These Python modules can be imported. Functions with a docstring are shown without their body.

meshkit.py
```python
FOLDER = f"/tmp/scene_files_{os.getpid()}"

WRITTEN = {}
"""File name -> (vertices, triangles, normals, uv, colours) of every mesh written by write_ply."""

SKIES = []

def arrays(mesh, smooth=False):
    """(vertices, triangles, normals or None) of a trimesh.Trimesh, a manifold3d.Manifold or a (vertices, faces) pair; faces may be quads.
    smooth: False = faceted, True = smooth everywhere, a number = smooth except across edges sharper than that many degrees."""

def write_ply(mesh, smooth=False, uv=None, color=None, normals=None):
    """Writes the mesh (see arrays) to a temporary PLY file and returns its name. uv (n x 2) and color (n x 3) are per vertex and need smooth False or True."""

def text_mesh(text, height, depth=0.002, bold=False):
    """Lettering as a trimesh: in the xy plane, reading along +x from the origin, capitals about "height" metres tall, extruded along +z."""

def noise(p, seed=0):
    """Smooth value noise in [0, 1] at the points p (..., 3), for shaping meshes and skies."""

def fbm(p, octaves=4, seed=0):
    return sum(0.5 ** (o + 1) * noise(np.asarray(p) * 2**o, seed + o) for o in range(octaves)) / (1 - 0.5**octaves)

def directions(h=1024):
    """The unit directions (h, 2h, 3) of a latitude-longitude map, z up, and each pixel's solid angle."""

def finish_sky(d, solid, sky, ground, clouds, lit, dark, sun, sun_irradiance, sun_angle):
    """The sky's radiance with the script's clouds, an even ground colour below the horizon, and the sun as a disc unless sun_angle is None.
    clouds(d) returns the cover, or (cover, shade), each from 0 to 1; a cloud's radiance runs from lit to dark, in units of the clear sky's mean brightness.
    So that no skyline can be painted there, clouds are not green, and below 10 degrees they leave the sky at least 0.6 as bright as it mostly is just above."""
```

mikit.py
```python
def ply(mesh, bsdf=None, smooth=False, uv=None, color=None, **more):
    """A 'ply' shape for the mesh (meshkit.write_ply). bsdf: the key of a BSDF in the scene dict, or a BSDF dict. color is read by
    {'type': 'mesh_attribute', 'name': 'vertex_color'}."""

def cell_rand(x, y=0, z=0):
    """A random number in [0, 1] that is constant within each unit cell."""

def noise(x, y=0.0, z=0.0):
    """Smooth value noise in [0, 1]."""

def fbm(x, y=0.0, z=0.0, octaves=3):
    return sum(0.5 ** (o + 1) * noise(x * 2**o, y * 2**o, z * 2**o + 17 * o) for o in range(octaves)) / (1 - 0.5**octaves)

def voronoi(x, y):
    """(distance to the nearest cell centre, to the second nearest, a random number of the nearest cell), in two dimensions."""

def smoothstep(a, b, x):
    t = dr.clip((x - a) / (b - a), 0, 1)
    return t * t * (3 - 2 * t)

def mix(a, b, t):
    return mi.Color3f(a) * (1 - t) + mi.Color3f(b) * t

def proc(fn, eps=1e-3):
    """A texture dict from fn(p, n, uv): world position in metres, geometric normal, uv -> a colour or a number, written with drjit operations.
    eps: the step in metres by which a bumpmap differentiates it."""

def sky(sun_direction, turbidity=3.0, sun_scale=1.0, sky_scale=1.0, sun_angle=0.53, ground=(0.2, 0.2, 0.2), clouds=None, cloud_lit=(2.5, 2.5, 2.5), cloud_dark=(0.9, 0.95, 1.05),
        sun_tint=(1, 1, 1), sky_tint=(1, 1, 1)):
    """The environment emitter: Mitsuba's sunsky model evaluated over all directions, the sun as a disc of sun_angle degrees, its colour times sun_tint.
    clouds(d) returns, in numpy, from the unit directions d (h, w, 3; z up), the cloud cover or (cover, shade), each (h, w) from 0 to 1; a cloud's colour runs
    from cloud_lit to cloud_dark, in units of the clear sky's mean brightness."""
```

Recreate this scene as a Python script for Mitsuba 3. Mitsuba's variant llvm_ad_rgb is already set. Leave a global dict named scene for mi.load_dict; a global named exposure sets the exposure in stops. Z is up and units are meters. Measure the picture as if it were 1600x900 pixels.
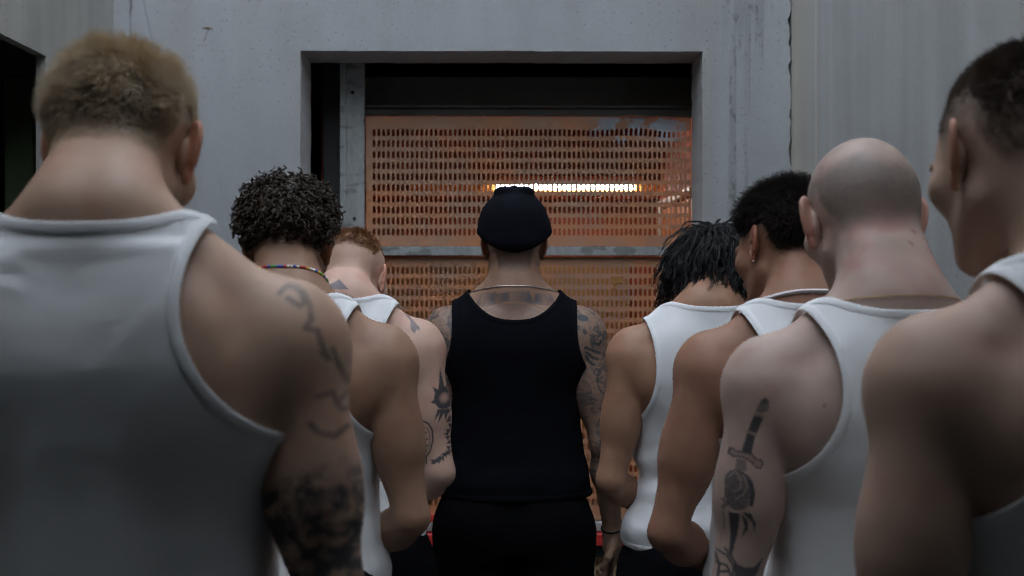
import math, os
import numpy as np
import trimesh
import manifold3d
from scipy.interpolate import PchipInterpolator
from scipy.ndimage import binary_dilation
from shapely.geometry import Polygon
from concurrent.futures import ThreadPoolExecutor
import drjit as dr
import mitsuba as mi
import mikit, meshkit
from mikit import proc, fbm, noise, voronoi, smoothstep, mix, cell_rand

T = mi.ScalarTransform4f
# ------------------------------------------------------------------ camera, sky, exposure
exposure = 0.0
scene, labels = {}, {}
scene['camera'] = dict(type='thinlens', fov=2 * math.degrees(math.atan(800 / 2000)), fov_axis='x', aperture_radius=0.0042, focus_distance=2.95, near_clip=0.05, far_clip=100.0,
                       to_world=T().look_at(origin=[0, 0, 1.5], target=[0.010, 1.0, 1.495], up=[0, 0, 1]))
scene['sky'] = mikit.sky((0.2, 0.35, 0.92), turbidity=6.0, sun_scale=0.0, sky_scale=1.0, clouds=lambda d: np.ones(d.shape[:2]),
                         cloud_lit=(23.5, 25.8, 28.8), cloud_dark=(23.5, 25.8, 28.8))


def struct(key, label=None):
    labels[key] = {'kind': 'structure', **({'label': label} if label else {})}


# ------------------------------------------------------------------ materials
def rgb(*c):
    return {'type': 'rgb', 'value': list(map(float, c))}


def pr(color, rough=0.6, spec=0.4, **k):
    c = color if isinstance(color, dict) else rgb(*color)
    return {'type': 'twosided', 'b': {'type': 'principled', 'base_color': c, 'roughness': rough, 'specular': spec, **k}}


VC = {'type': 'mesh_attribute', 'name': 'vertex_color'}


def concrete(base, tint, seed, streak=0.14):
    def fn(p, n, uv):
        z = mi.Float(p.z)
        h = mi.Float(p.x) + mi.Float(p.y)
        h = h + 0.05 * (fbm(h * 3, z * 0.8, seed, octaves=2) - 0.5)
        big = fbm(h * 1.6 + seed, z * 1.3, seed, octaves=4)
        st = fbm(h * 22 + seed, z * 1.1, 3.0, octaves=2)
        st2 = fbm(h * 5 + seed, z * 0.5, 7.0, octaves=3)
        fine = noise(h * 260, z * 260, 1.0)
        v = 0.80 + 0.30 * (big - 0.5) + streak * (st - 0.5) * 0.45 + streak * (st2 - 0.5) * 0.8 + 0.08 * (fine - 0.5)
        c = mix(base, tint, smoothstep(0.45, 0.8, st2)) * v
        f1, f2, w = voronoi(h * 30 + seed, z * 30)
        hole = smoothstep(0.05 + 0.07 * w, 0.02, f1) * dr.select(w > 0.45, 1.0, 0.0) * smoothstep(0.38, 0.6, fbm(h * 2.2, z * 1.1, seed + 5, octaves=2))
        c = c * (1 - 0.45 * hole)
        return c
    return fn


def relief(seed):
    def fn(p, n, uv):
        h = mi.Float(p.x) + mi.Float(p.y)
        z = mi.Float(p.z)
        f1, f2, w = voronoi(h * 30 + seed, z * 30)
        hole = smoothstep(0.06 + 0.07 * w, 0.02, f1) * dr.select(w > 0.45, 1.0, 0.0)
        return fbm(h * 30, z * 14, 2.0, octaves=4) * 0.9 - hole * 0.6
    return fn


def bump(b, fn, scale, eps=1e-3):
    return {'type': 'twosided', 'b': {'type': 'bumpmap', 'arbitrary': proc(fn, eps), 'scale': scale, 'b': b}}


def wall_front_fn(p, n, uv):
    c = concrete((0.42, 0.435, 0.45), (0.37, 0.375, 0.375), 3.0)(p, n, uv)
    x, z = mi.Float(p.x), mi.Float(p.z)
    # rust strokes of an old mark, dirt runs beside the corner
    a1 = dr.abs(z - 2.387 + 0.02 * (x + 1.02)) + 0.0
    s1 = smoothstep(0.006, 0.002, a1) * smoothstep(-1.045, -1.03, x) * smoothstep(-1.0, -1.012, x)
    lx = -1.018 + (z - 2.387) * 0.35
    s2 = smoothstep(0.006, 0.001, dr.abs(x - lx)) * smoothstep(2.335, 2.35, z) * smoothstep(2.392, 2.384, z)
    s3 = smoothstep(0.004, 0.001, dr.abs(z - 2.328)) * smoothstep(-1.06, -1.05, x) * smoothstep(-1.02, -1.03, x) * 0.6
    c = mix(c, (0.10, 0.06, 0.025), dr.clip((s1 + s2 * 0.6 + s3 * 0.5) * (0.35 + 0.9 * noise(x * 160, z * 160, 3)), 0, 1) * 0.9)
    run = smoothstep(0.52, 0.72, fbm(x * 38, z * 1.6, 12.0, octaves=3)) * smoothstep(0.74, 0.84, x) * smoothstep(1.0, 0.93, x)
    speck = smoothstep(0.55, 0.75, fbm(x * 60, z * 30, 4.0, octaves=3))
    c = mix(c, (0.13, 0.135, 0.14), run * (0.35 + 0.5 * speck))
    crack = smoothstep(0.006, 0.002, dr.abs(x + 1.29 + 0.004 * (noise(z * 30) - 0.5)))
    crack2 = smoothstep(0.004, 0.001, dr.abs(x + 1.245 - (2.48 - z) * 0.22)) * smoothstep(2.3, 2.34, z)
    return mix(c, (0.12, 0.125, 0.13), dr.clip(crack * 0.8 * smoothstep(0.3, 0.6, noise(z * 12, 4)) + crack2 * 0.4, 0, 1))


def wall_right_fn(p, n, uv):
    c = concrete((0.40, 0.41, 0.41), (0.43, 0.405, 0.355), 21.0, 0.26)(p, n, uv)
    y, z = mi.Float(p.y), mi.Float(p.z)
    line = smoothstep(0.02, 0.004, dr.abs(y - 4.16 + 0.01 * noise(z * 5)))
    return mix(c, (0.5, 0.43, 0.36), line * 0.6)


scene['mat_wall_front'] = bump(pr(proc(wall_front_fn), 0.85, 0.25)['b'], relief(3.0), 0.004)
scene['mat_wall_right'] = bump(pr(proc(wall_right_fn), 0.85, 0.25)['b'], relief(21.0), 0.003)
scene['mat_wall_left'] = bump(pr(proc(concrete((0.34, 0.335, 0.31), (0.30, 0.29, 0.26), 40.0, 0.3)), 0.85, 0.25)['b'], relief(40.0), 0.003)
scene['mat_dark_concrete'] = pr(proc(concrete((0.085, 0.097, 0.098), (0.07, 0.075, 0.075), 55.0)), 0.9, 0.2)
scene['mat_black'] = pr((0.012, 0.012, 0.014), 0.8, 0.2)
scene['mat_green_dark'] = pr((0.10, 0.13, 0.07), 0.8, 0.2)


def galv_fn(p, n, uv):
    x, z = mi.Float(p.x), mi.Float(p.z)
    v = 0.75 + 0.35 * (fbm(x * 25, z * 12, 1, octaves=4) - 0.5) + 0.2 * (fbm(x * 120, z * 60, 2, octaves=2) - 0.5)
    d = smoothstep(0.6, 0.75, fbm(x * 18, z * 40, 9, octaves=3))
    return mix((0.40, 0.42, 0.42), (0.2, 0.2, 0.19), d * 0.7) * v


scene['mat_galvanised'] = pr(proc(galv_fn), 0.55, 0.5)
scene['mat_grey_board'] = pr(proc(concrete((0.13, 0.145, 0.14), (0.10, 0.11, 0.10), 70.0)), 0.7, 0.3)


def orange_fn(p, n, uv):
    x, z = mi.Float(p.x), mi.Float(p.z)
    wear = fbm(x * 7, z * 9, 3, octaves=4)
    c = mix((0.50, 0.215, 0.105), (0.42, 0.235, 0.15), smoothstep(0.35, 0.7, wear))
    # paint rubbed off around the dent, bare grey metal showing
    u, w = (x - 0.52) / 0.17, (z - 2.08) / 0.06
    blot = smoothstep(0.50, 0.62, fbm(x * 26, z * 34, 8, octaves=4) + 0.16 * (1 - dr.sqrt(u * u + w * w)))
    near = smoothstep(1.5, 0.6, dr.sqrt(u * u + w * w))
    c = mix(c, (0.36, 0.38, 0.42), blot * near)
    rim = smoothstep(2.115, 2.120, z)
    c = mix(c, (0.42, 0.12, 0.06), rim * 0.7)
    rub = smoothstep(0.62, 0.72, fbm(x * 13, z * 30, 15, octaves=3)) * smoothstep(1.69, 1.66, z)
    return mix(c, (0.33, 0.2, 0.15), rub * 0.5)


scene['mat_orange'] = pr(proc(orange_fn), 0.45, 0.45)
scene['mat_car_orange'] = pr((0.72, 0.21, 0.045), 0.5, 0.4)
scene['mat_car_red'] = pr((0.30, 0.065, 0.025), 0.7, 0.2)
scene['mat_ochre'] = pr((0.36, 0.185, 0.055), 0.5, 0.4)
scene['mat_cream'] = pr((0.7, 0.62, 0.5), 0.5, 0.4)
scene['mat_beige'] = pr((0.45, 0.33, 0.2), 0.5, 0.4)
scene['mat_red_bar'] = pr((0.5, 0.035, 0.03), 0.4, 0.5)
scene['mat_skin'] = pr(VC, 0.52, 0.32)


def knit_fn(p, n, uv):
    h, z = mi.Float(p.x) + 0.5 * mi.Float(p.y), mi.Float(p.z)
    return 0.5 * noise(h * 420, z * 60, 2) + 0.5 * noise(h * 260, z * 260, 5)


scene['mat_vest_white'] = bump(pr((0.68, 0.69, 0.70), 0.9, 0.15)['b'], knit_fn, 0.0006)
scene['mat_vest_black'] = pr((0.005, 0.0055, 0.008), 0.95, 0.04)
scene['mat_cap'] = pr((0.006, 0.0065, 0.010), 0.95, 0.05)
scene['mat_trousers'] = pr((0.006, 0.006, 0.008), 0.9, 0.05)
scene['mat_shoe'] = pr((0.02, 0.02, 0.022), 0.5, 0.4)
scene['mat_silver'] = pr((0.62, 0.58, 0.58), 0.36, 0.5, metallic=0.9)
scene['mat_gold'] = pr((0.40, 0.26, 0.10), 0.4, 0.5, metallic=0.8)
HAIR = dict(blond=(0.52, 0.42, 0.295), black=(0.008, 0.007, 0.007), wet=(0.006, 0.006, 0.007), ginger=(0.24, 0.12, 0.055), brown=(0.075, 0.052, 0.038), afro=(0.014, 0.010, 0.008), curl=(0.030, 0.019, 0.012))
for k, c in HAIR.items():
    scene['mat_hair_' + k] = pr(c, 0.4 if k in ('wet', 'curl') else 0.65, 0.22 if k in ('wet', 'curl') else 0.12)


# ------------------------------------------------------------------ mesh helpers
def box(x0, x1, y0, y1, z0, z1, bev=0.0):
    if bev <= 0:
        m = trimesh.creation.box((x1 - x0, y1 - y0, z1 - z0))
    else:
        b = bev
        pts = []
        for sx in (0, 1):
            for sy in (0, 1):
                for sz in (0, 1):
                    c = np.array([x0 + (x1 - x0) * sx, y0 + (y1 - y0) * sy, z0 + (z1 - z0) * sz])
                    o = np.array([1 - 2 * sx, 1 - 2 * sy, 1 - 2 * sz]) * b
                    for ax in range(3):
                        q = c + o
                        q[ax] = c[ax]
                        pts.append(q)
        m = trimesh.convex.convex_hull(np.array(pts))
        return m
    m.apply_translation(((x0 + x1) / 2, (y0 + y1) / 2, (z0 + z1) / 2))
    return m


def cat(*ms):
    return trimesh.util.concatenate(list(ms))


def add(key, mesh, mat, smooth=False, **k):
    scene[key] = mikit.ply(mesh, mat, smooth, **k)
    return key


def tube(pts, r, sides=8, closed=False, normals=None, flat=1.0):
    """A swept tube; with normals, the section is an ellipse r (in-surface) by r*flat (along the normal)."""
    p = np.asarray(pts, float)
    n = len(p)
    t = (np.roll(p, -1, 0) - np.roll(p, 1, 0)) if closed else np.gradient(p, axis=0)
    t /= np.linalg.norm(t, axis=1, keepdims=True) + 1e-12
    if normals is None:
        a = np.cross(t, np.where(np.abs(t[:, 2:]) < 0.9, [0, 0, 1.0], [1.0, 0, 0]))
    else:
        a = normals - (normals * t).sum(1, keepdims=True) * t
    a /= np.linalg.norm(a, axis=1, keepdims=True) + 1e-12
    b = np.cross(t, a)
    ang = np.arange(sides) * 2 * np.pi / sides
    rr = np.broadcast_to(r, (n,))[:, None, None]
    v = p[:, None] + rr * (flat * np.cos(ang)[None, :, None] * a[:, None] + np.sin(ang)[None, :, None] * b[:, None])
    m = n if closed else n - 1
    i, j = np.meshgrid(np.arange(m), np.arange(sides), indexing='ij')
    i2 = (i + 1) % n
    q = np.stack([i * sides + j, i2 * sides + j, i2 * sides + (j + 1) % sides, i * sides + (j + 1) % sides], -1).reshape(-1, 4)
    f = np.vstack([q[:, [0, 1, 2]], q[:, [0, 2, 3]]])
    v = v.reshape(-1, 3)
    if not closed:
        c0, c1 = len(v), len(v) + 1
        v = np.vstack([v, p[:1], p[-1:]])
        jj = np.arange(sides)
        f = np.vstack([f, np.stack([np.full(sides, c0), (jj) , (jj + 1) % sides], 1), np.stack([np.full(sides, c1), (n - 1) * sides + (jj + 1) % sides, (n - 1) * sides + jj], 1)])
    tm = trimesh.Trimesh(v, f[:, ::-1], process=False)
    return tm


def perforated(x0, x1, z0, z1, nx, nz, px, pz, cx, cz, hw, hh, y, th=0.003, deform=None, skip=None):
    """A sheet in the xz plane (front face at y, thickness th) with nx by nz slots of half size hw, hh whose first centre is (cx, cz)."""
    k = 4
    a = np.linspace(0, np.pi, k + 1)
    slot = np.vstack([np.stack([hw * np.cos(a), hh - hw + hw * np.sin(a)], 1), np.stack([-hw * np.cos(a), -(hh - hw) - hw * np.sin(a)], 1)])
    ns = len(slot)
    cellc = np.array([[1, 1], [-1, 1], [-1, -1], [1, -1]]) * [px / 2, pz / 2]
    ring = []
    for s in slot:                                    # outer point for each slot point, on the cell's edge
        t = min((px / 2) / max(abs(s[0]), 1e-9), (pz / 2) / max(abs(s[1]), 1e-9))
        ring.append(s * t)
    ring = np.array(ring)
    v2 = np.vstack([slot, ring, cellc])
    f = []
    for i in range(ns):
        j = (i + 1) % ns
        f += [[i, ns + i, ns + j], [i, ns + j, j]]
        A, B = ring[i], ring[j]
        onx = lambda q: abs(abs(q[0]) - px / 2) < 1e-9
        if onx(A) != onx(B):
            c = int(np.argmin(((cellc - (A + B) / 2) ** 2).sum(1)))
            f.append([ns + i, 2 * ns + c, ns + j])
    f = np.array(f)
    V, F, at = [], [], 0
    walls = np.array([[i, (i + 1) % ns] for i in range(ns)])
    nv = len(v2)
    for r in range(nz):
        for c in range(nx):
            if skip is not None and skip(c, r):
                continue
            o = np.array([cx + c * px, cz + r * pz])
            q = v2 + o
            V.append(np.column_stack([q[:, 0], np.full(nv, y), q[:, 1]]))
            V.append(np.column_stack([q[:, 0], np.full(nv, y + th), q[:, 1]]))
            F += [f + at, f[:, ::-1] + at + nv]
            w = walls + at
            F += [np.column_stack([w[:, 0], w[:, 1], w[:, 1] + nv]), np.column_stack([w[:, 0], w[:, 1] + nv, w[:, 0] + nv])]
            at += 2 * nv
    gx0, gx1, gz0, gz1 = cx - px / 2, cx + (nx - 0.5) * px, cz - pz / 2, cz + (nz - 0.5) * pz
    parts = [trimesh.Trimesh(np.vstack(V), np.vstack(F), process=False)]
    strips = [(x0, gx0, z0, z1), (gx1, x1, z0, z1), (gx0, gx1, z0, gz0), (gx0, gx1, gz1, z1)]
    for (xa, xb, za, zb) in strips:
        nxs, nzs = max(1, int((xb - xa) / 0.02)), max(1, int((zb - za) / 0.02))
        X, Z = np.meshgrid(np.linspace(xa, xb, nxs + 1), np.linspace(za, zb, nzs + 1), indexing='ij')
        idx = np.arange(X.size).reshape(X.shape)
        q = np.stack([idx[:-1, :-1], idx[1:, :-1], idx[1:, 1:], idx[:-1, 1:]], -1).reshape(-1, 4)
        tri = np.vstack([q[:, [0, 1, 2]], q[:, [0, 2, 3]]])
        for yy, fl in ((y, 1), (y + th, -1)):
            parts.append(trimesh.Trimesh(np.column_stack([X.ravel(), np.full(X.size, yy), Z.ravel()]), tri[:, ::fl], process=False))
    edge = tube([[x0, y + th / 2, z0], [x1, y + th / 2, z0], [x1, y + th / 2, z1], [x0, y + th / 2, z1]], th * 0.7, 6, closed=True)
    e = edge.subdivide().subdivide().subdivide()
    parts.append(e)
    m = cat(*parts)
    if deform is not None:
        m.vertices = deform(np.array(m.vertices))
    return m


# ------------------------------------------------------------------ signed distance modelling
def smin(a, b, k):
    h = np.maximum(k - np.abs(a - b), 0) / k
    return np.minimum(a, b) - h * h * k * 0.25


def smax(a, b, k):
    return -smin(-a, -b, k)


def mirror(P):
    Q = np.array(P, np.float32, order='F')
    np.abs(Q[:, 0], out=Q[:, 0])
    return Q


def ell(P, c, r, R=None):
    x, y, z = (P[:, i] - np.float32(c[i]) for i in range(3))
    if R is not None:
        R = np.asarray(R, np.float32)
        x, y, z = (x * R[0, i] + y * R[1, i] + z * R[2, i] for i in range(3))
    x, y, z = (v * np.float32(1 / a) for v, a in zip((x, y, z), r))
    k0 = np.sqrt(x * x + y * y + z * z)
    x, y, z = (v * np.float32(1 / a) for v, a in zip((x, y, z), r))
    k1 = np.sqrt(x * x + y * y + z * z)
    return k0 * (k0 - 1) / np.maximum(k1, np.float32(1e-6))


def cone(P, a, b, r1, r2):
    a, b = np.asarray(a, float), np.asarray(b, float)
    ba = b - a
    l2 = np.float32(1 / (ba @ ba))
    ba = ba.astype(np.float32)
    x, y, z = (P[:, i] - np.float32(a[i]) for i in range(3))
    t = np.clip((x * ba[0] + y * ba[1] + z * ba[2]) * l2, 0, 1)
    x, y, z = x - t * ba[0], y - t * ba[1], z - t * ba[2]
    return np.sqrt(x * x + y * y + z * z) - (np.float32(r1) + np.float32(r2 - r1) * t)


def rot(pitch, yaw=0, roll=0):
    """Columns: the turned axes. pitch bows the top forward (+y), yaw turns to the left, roll leans to the right."""
    p, y, r = map(math.radians, (pitch, yaw, roll))
    Rx = np.array([[1, 0, 0], [0, math.cos(p), math.sin(p)], [0, -math.sin(p), math.cos(p)]])
    Rz = np.array([[math.cos(y), -math.sin(y), 0], [math.sin(y), math.cos(y), 0], [0, 0, 1]])
    Ry = np.array([[math.cos(r), 0, math.sin(r)], [0, 1, 0], [-math.sin(r), 0, math.cos(r)]])
    return (Ry @ Rx @ Rz).astype(np.float32)


POOL = ThreadPoolExecutor(4)


def chunked(f):
    def g(P):
        n = max(1, len(P) // 12000)
        out = list(POOL.map(lambda q: np.asarray(f(np.array(q, np.float32, order='F')), np.float32), np.array_split(np.asarray(P), n)))
        return np.concatenate(out)
    return g


def mesh_sdf(f, lo, hi, h, project=1):
    f = chunked(f)
    lo, hi = np.array(lo, np.float32), np.array(hi, np.float32)
    B = 4
    nb = np.ceil((hi - lo) / (h * B)).astype(int)
    cg = np.stack(np.meshgrid(*[lo[i] + (np.arange(nb[i]) + 0.5) * h * B for i in range(3)], indexing='ij'), -1)
    cv = f(cg.reshape(-1, 3).astype(np.float32)).reshape(nb)
    act = binary_dilation(np.abs(cv) < h * B * 1.25, iterations=1) if False else (np.abs(cv) < h * B * 1.7)
    full = np.repeat(np.repeat(np.repeat(cv, B, 0), B, 1), B, 2).astype(np.float32)
    am = np.repeat(np.repeat(np.repeat(act, B, 0), B, 1), B, 2)
    am = binary_dilation(am, iterations=1)
    idx = np.argwhere(am)
    full[am] = f((lo + idx * h).astype(np.float32))
    s = full < 0
    for _ in range(8):                                # closes cell faces with crossed corners, which would pinch the surface
        bad = np.zeros_like(s)
        for u, w in ((0, 1), (0, 2), (1, 2)):
            sl = lambda i, j: tuple((slice(i, i - 1 or None) if k == u else slice(j, j - 1 or None) if k == w else slice(None)) for k in range(3))
            a, b_, c, d = s[sl(0, 0)], s[sl(1, 1)], s[sl(0, 1)], s[sl(1, 0)]
            x = (a == b_) & (c == d) & (a != c)
            for k in ((0, 0), (1, 1), (0, 1), (1, 0)):
                bad[sl(*k)] |= x
        bad &= ~s
        if not bad.any():
            break
        full[bad] = -h * .05
        s |= bad
    N = np.array(full.shape)
    cells = np.zeros(N - 1, bool)
    c0 = s[:-1, :-1, :-1]
    for o in np.ndindex(2, 2, 2):
        cells |= s[o[0]:N[0] - 1 + o[0], o[1]:N[1] - 1 + o[1], o[2]:N[2] - 1 + o[2]] != c0
    ci = np.argwhere(cells)
    vid = np.full(N - 1, -1)
    vid[cells] = np.arange(len(ci))
    acc, cnt = np.zeros((len(ci), 3)), np.zeros(len(ci))
    for ax in range(3):
        for o in np.ndindex(2, 2):
            d0 = np.insert(np.array(o), ax, 0)
            d1 = np.insert(np.array(o), ax, 1)
            a, b = ci + d0, ci + d1
            va, vb = full[tuple(a.T)], full[tuple(b.T)]
            m = (va < 0) != (vb < 0)
            t = va[m] / (va[m] - vb[m])
            acc[m] += a[m] + t[:, None] * (d1 - d0)
            cnt[m] += 1
    V = lo + h * acc / cnt[:, None]
    F = []
    for ax in range(3):
        u, w = (ax + 1) % 3, (ax + 2) % 3
        sl0 = [slice(1, -1)] * 3
        sl0[ax] = slice(0, -1)
        sl1 = list(sl0)
        sl1[ax] = slice(1, None)
        A, Bv = s[tuple(sl0)], s[tuple(sl1)]
        e = np.argwhere(A != Bv)
        off = np.ones(3, int)
        off[ax] = 0
        e = e + off
        ins = s[tuple(e.T)]
        du, dw = np.zeros(3, int), np.zeros(3, int)
        du[u], dw[w] = 1, 1
        q = np.stack([vid[tuple((e - du - dw).T)], vid[tuple((e - dw).T)], vid[tuple(e.T)], vid[tuple((e - du).T)]], 1)
        q = np.where(ins[:, None], q, q[:, ::-1])
        F.append(q[(q >= 0).all(1)])
    q = np.vstack(F)
    F = np.vstack([q[:, [0, 1, 2]], q[:, [0, 2, 3]]])
    V = V.astype(np.float32)
    for _ in range(project):
        d = f(V)
        e = h * 0.3
        g = np.stack([f(V + np.eye(3, dtype=np.float32)[i] * e) - f(V - np.eye(3, dtype=np.float32)[i] * e) for i in range(3)], 1) / (2 * e)
        V = V - np.clip(d / np.maximum((g * g).sum(1), 0.2), -h, h)[:, None] * g
    return V.astype(float), F


def taubin(V, F, it=6, lam=0.5, mu=-0.53):
    e = np.vstack([F[:, [0, 1]], F[:, [1, 2]], F[:, [2, 0]]])
    from scipy.sparse import coo_matrix
    n = len(V)
    A = coo_matrix((np.ones(2 * len(e)), (np.r_[e[:, 0], e[:, 1]], np.r_[e[:, 1], e[:, 0]])), (n, n)).tocsr()
    A.data[:] = 1
    dg = np.maximum(np.asarray(A.sum(1)).ravel(), 1)[:, None]
    V = V.copy()
    for _ in range(it):
        for l in (lam, mu):
            V += l * (A @ V / dg - V)
    return V


def vnormals(V, F):
    n = np.zeros_like(V)
    fn = np.cross(V[F[:, 1]] - V[F[:, 0]], V[F[:, 2]] - V[F[:, 0]])
    for k in range(3):
        np.add.at(n, F[:, k], fn)
    return n / np.maximum(np.linalg.norm(n, axis=1, keepdims=True), 1e-12)


def clip(V, F, g):
    """Keeps the part of the mesh where the per-vertex values g are below zero, cutting triangles along g = 0."""
    s = g < 0
    k = s[F].sum(1)
    keep = F[k == 3]
    new, cut = [V], []
    part = F[(k == 1) | (k == 2)]
    if len(part):
        pairs = np.vstack([part[:, [0, 1]], part[:, [1, 2]], part[:, [2, 0]]])
        pairs = np.sort(pairs, 1)
        pairs = pairs[s[pairs[:, 0]] != s[pairs[:, 1]]]
        uq = np.unique(pairs, axis=0)
        t = np.clip(g[uq[:, 0]] / (g[uq[:, 0]] - g[uq[:, 1]]), 0.02, 0.98)[:, None]
        new.append(V[uq[:, 0]] * (1 - t) + V[uq[:, 1]] * t)
        ids = {(a, b): len(V) + i for i, (a, b) in enumerate(uq.tolist())}
        ek = lambda a, b: ids[(a, b) if a < b else (b, a)]
        for tri in part.tolist():
            ins = [s[v] for v in tri]
            if sum(ins) == 1:
                i = ins.index(True)
                a, b, c = tri[i], tri[(i + 1) % 3], tri[(i + 2) % 3]
                cut.append([a, ek(a, b), ek(a, c)])
            else:
                i = ins.index(False)
                a, b, c = tri[i], tri[(i + 1) % 3], tri[(i + 2) % 3]
                cut += [[ek(a, b), b, c], [ek(a, b), c, ek(a, c)]]
    V2 = np.vstack(new)
    F2 = np.vstack([keep, np.array(cut, int).reshape(-1, 3)])
    used = np.unique(F2)
    mp = np.full(len(V2), -1)
    mp[used] = np.arange(len(used))
    return V2[used], mp[F2]


def loops(F):
    e = np.vstack([F[:, [0, 1]], F[:, [1, 2]], F[:, [2, 0]]])
    key = np.sort(e, 1)
    _, inv, cnt = np.unique(key, axis=0, return_inverse=True, return_counts=True)
    b = e[cnt[inv.ravel()] == 1]
    nxt = dict(b.tolist())
    out, seen = [], set()
    for s in list(nxt):
        if s in seen:
            continue
        L, c = [], s
        while c in nxt and c not in seen:
            seen.add(c)
            L.append(c)
            c = nxt[c]
        if len(L) > 12:
            out.append(np.array(L))
    return out, b


def sheet(V, F, th):
    n = vnormals(V, F)
    _, b = loops(F)
    m = len(V)
    V2 = np.vstack([V, V - n * th])
    F2 = np.vstack([F, F[:, ::-1] + m, np.column_stack([b[:, 1], b[:, 0], b[:, 0] + m]), np.column_stack([b[:, 1], b[:, 0] + m, b[:, 1] + m])])
    return V2, F2


def keep_biggest(V, F):
    m = trimesh.Trimesh(V, F, process=False)
    lab = trimesh.graph.connected_component_labels(m.face_adjacency, node_count=len(F))
    big = np.bincount(lab).argmax()
    F = F[lab == big]
    used = np.unique(F)
    mp = np.full(len(V), -1)
    mp[used] = np.arange(len(used))
    return V[used], mp[F]


CURVES = [0]


def curves(key, strands, mat):
    """strands: a list of (k, 4) arrays, x y z radius, k >= 4."""
    os.makedirs(meshkit.FOLDER, exist_ok=True)
    CURVES[0] += 1
    path = f'{meshkit.FOLDER}/strands_{CURVES[0]}.txt'
    with open(path, 'w') as f:
        f.write('\n\n'.join('\n'.join('%.5f %.5f %.5f %.6f' % tuple(r) for r in s) for s in strands) + '\n')
    scene[key] = {'type': 'bsplinecurve', 'filename': path, 'bsdf': {'type': 'ref', 'id': mat}}


#@@SETTING
# ------------------------------------------------------------------ the setting
def jag(pts, amp, step, rng):
    out = []
    for a, b in zip(pts, pts[1:] + pts[:1]):
        a, b = np.array(a), np.array(b)
        n = max(2, int(np.linalg.norm(b - a) / step))
        for t in np.arange(n) / n:
            out.append(a + (b - a) * t + (rng.normal(0, amp, 2) if t > 0 else 0))
    return out


def extrude_xz(poly, y0, y1):
    m = trimesh.creation.extrude_polygon(poly, y1 - y0, engine='earcut')
    v = np.array(m.vertices)
    return trimesh.Trimesh(np.column_stack([v[:, 0], y1 - v[:, 2], v[:, 1]]), m.faces, process=False)


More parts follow.
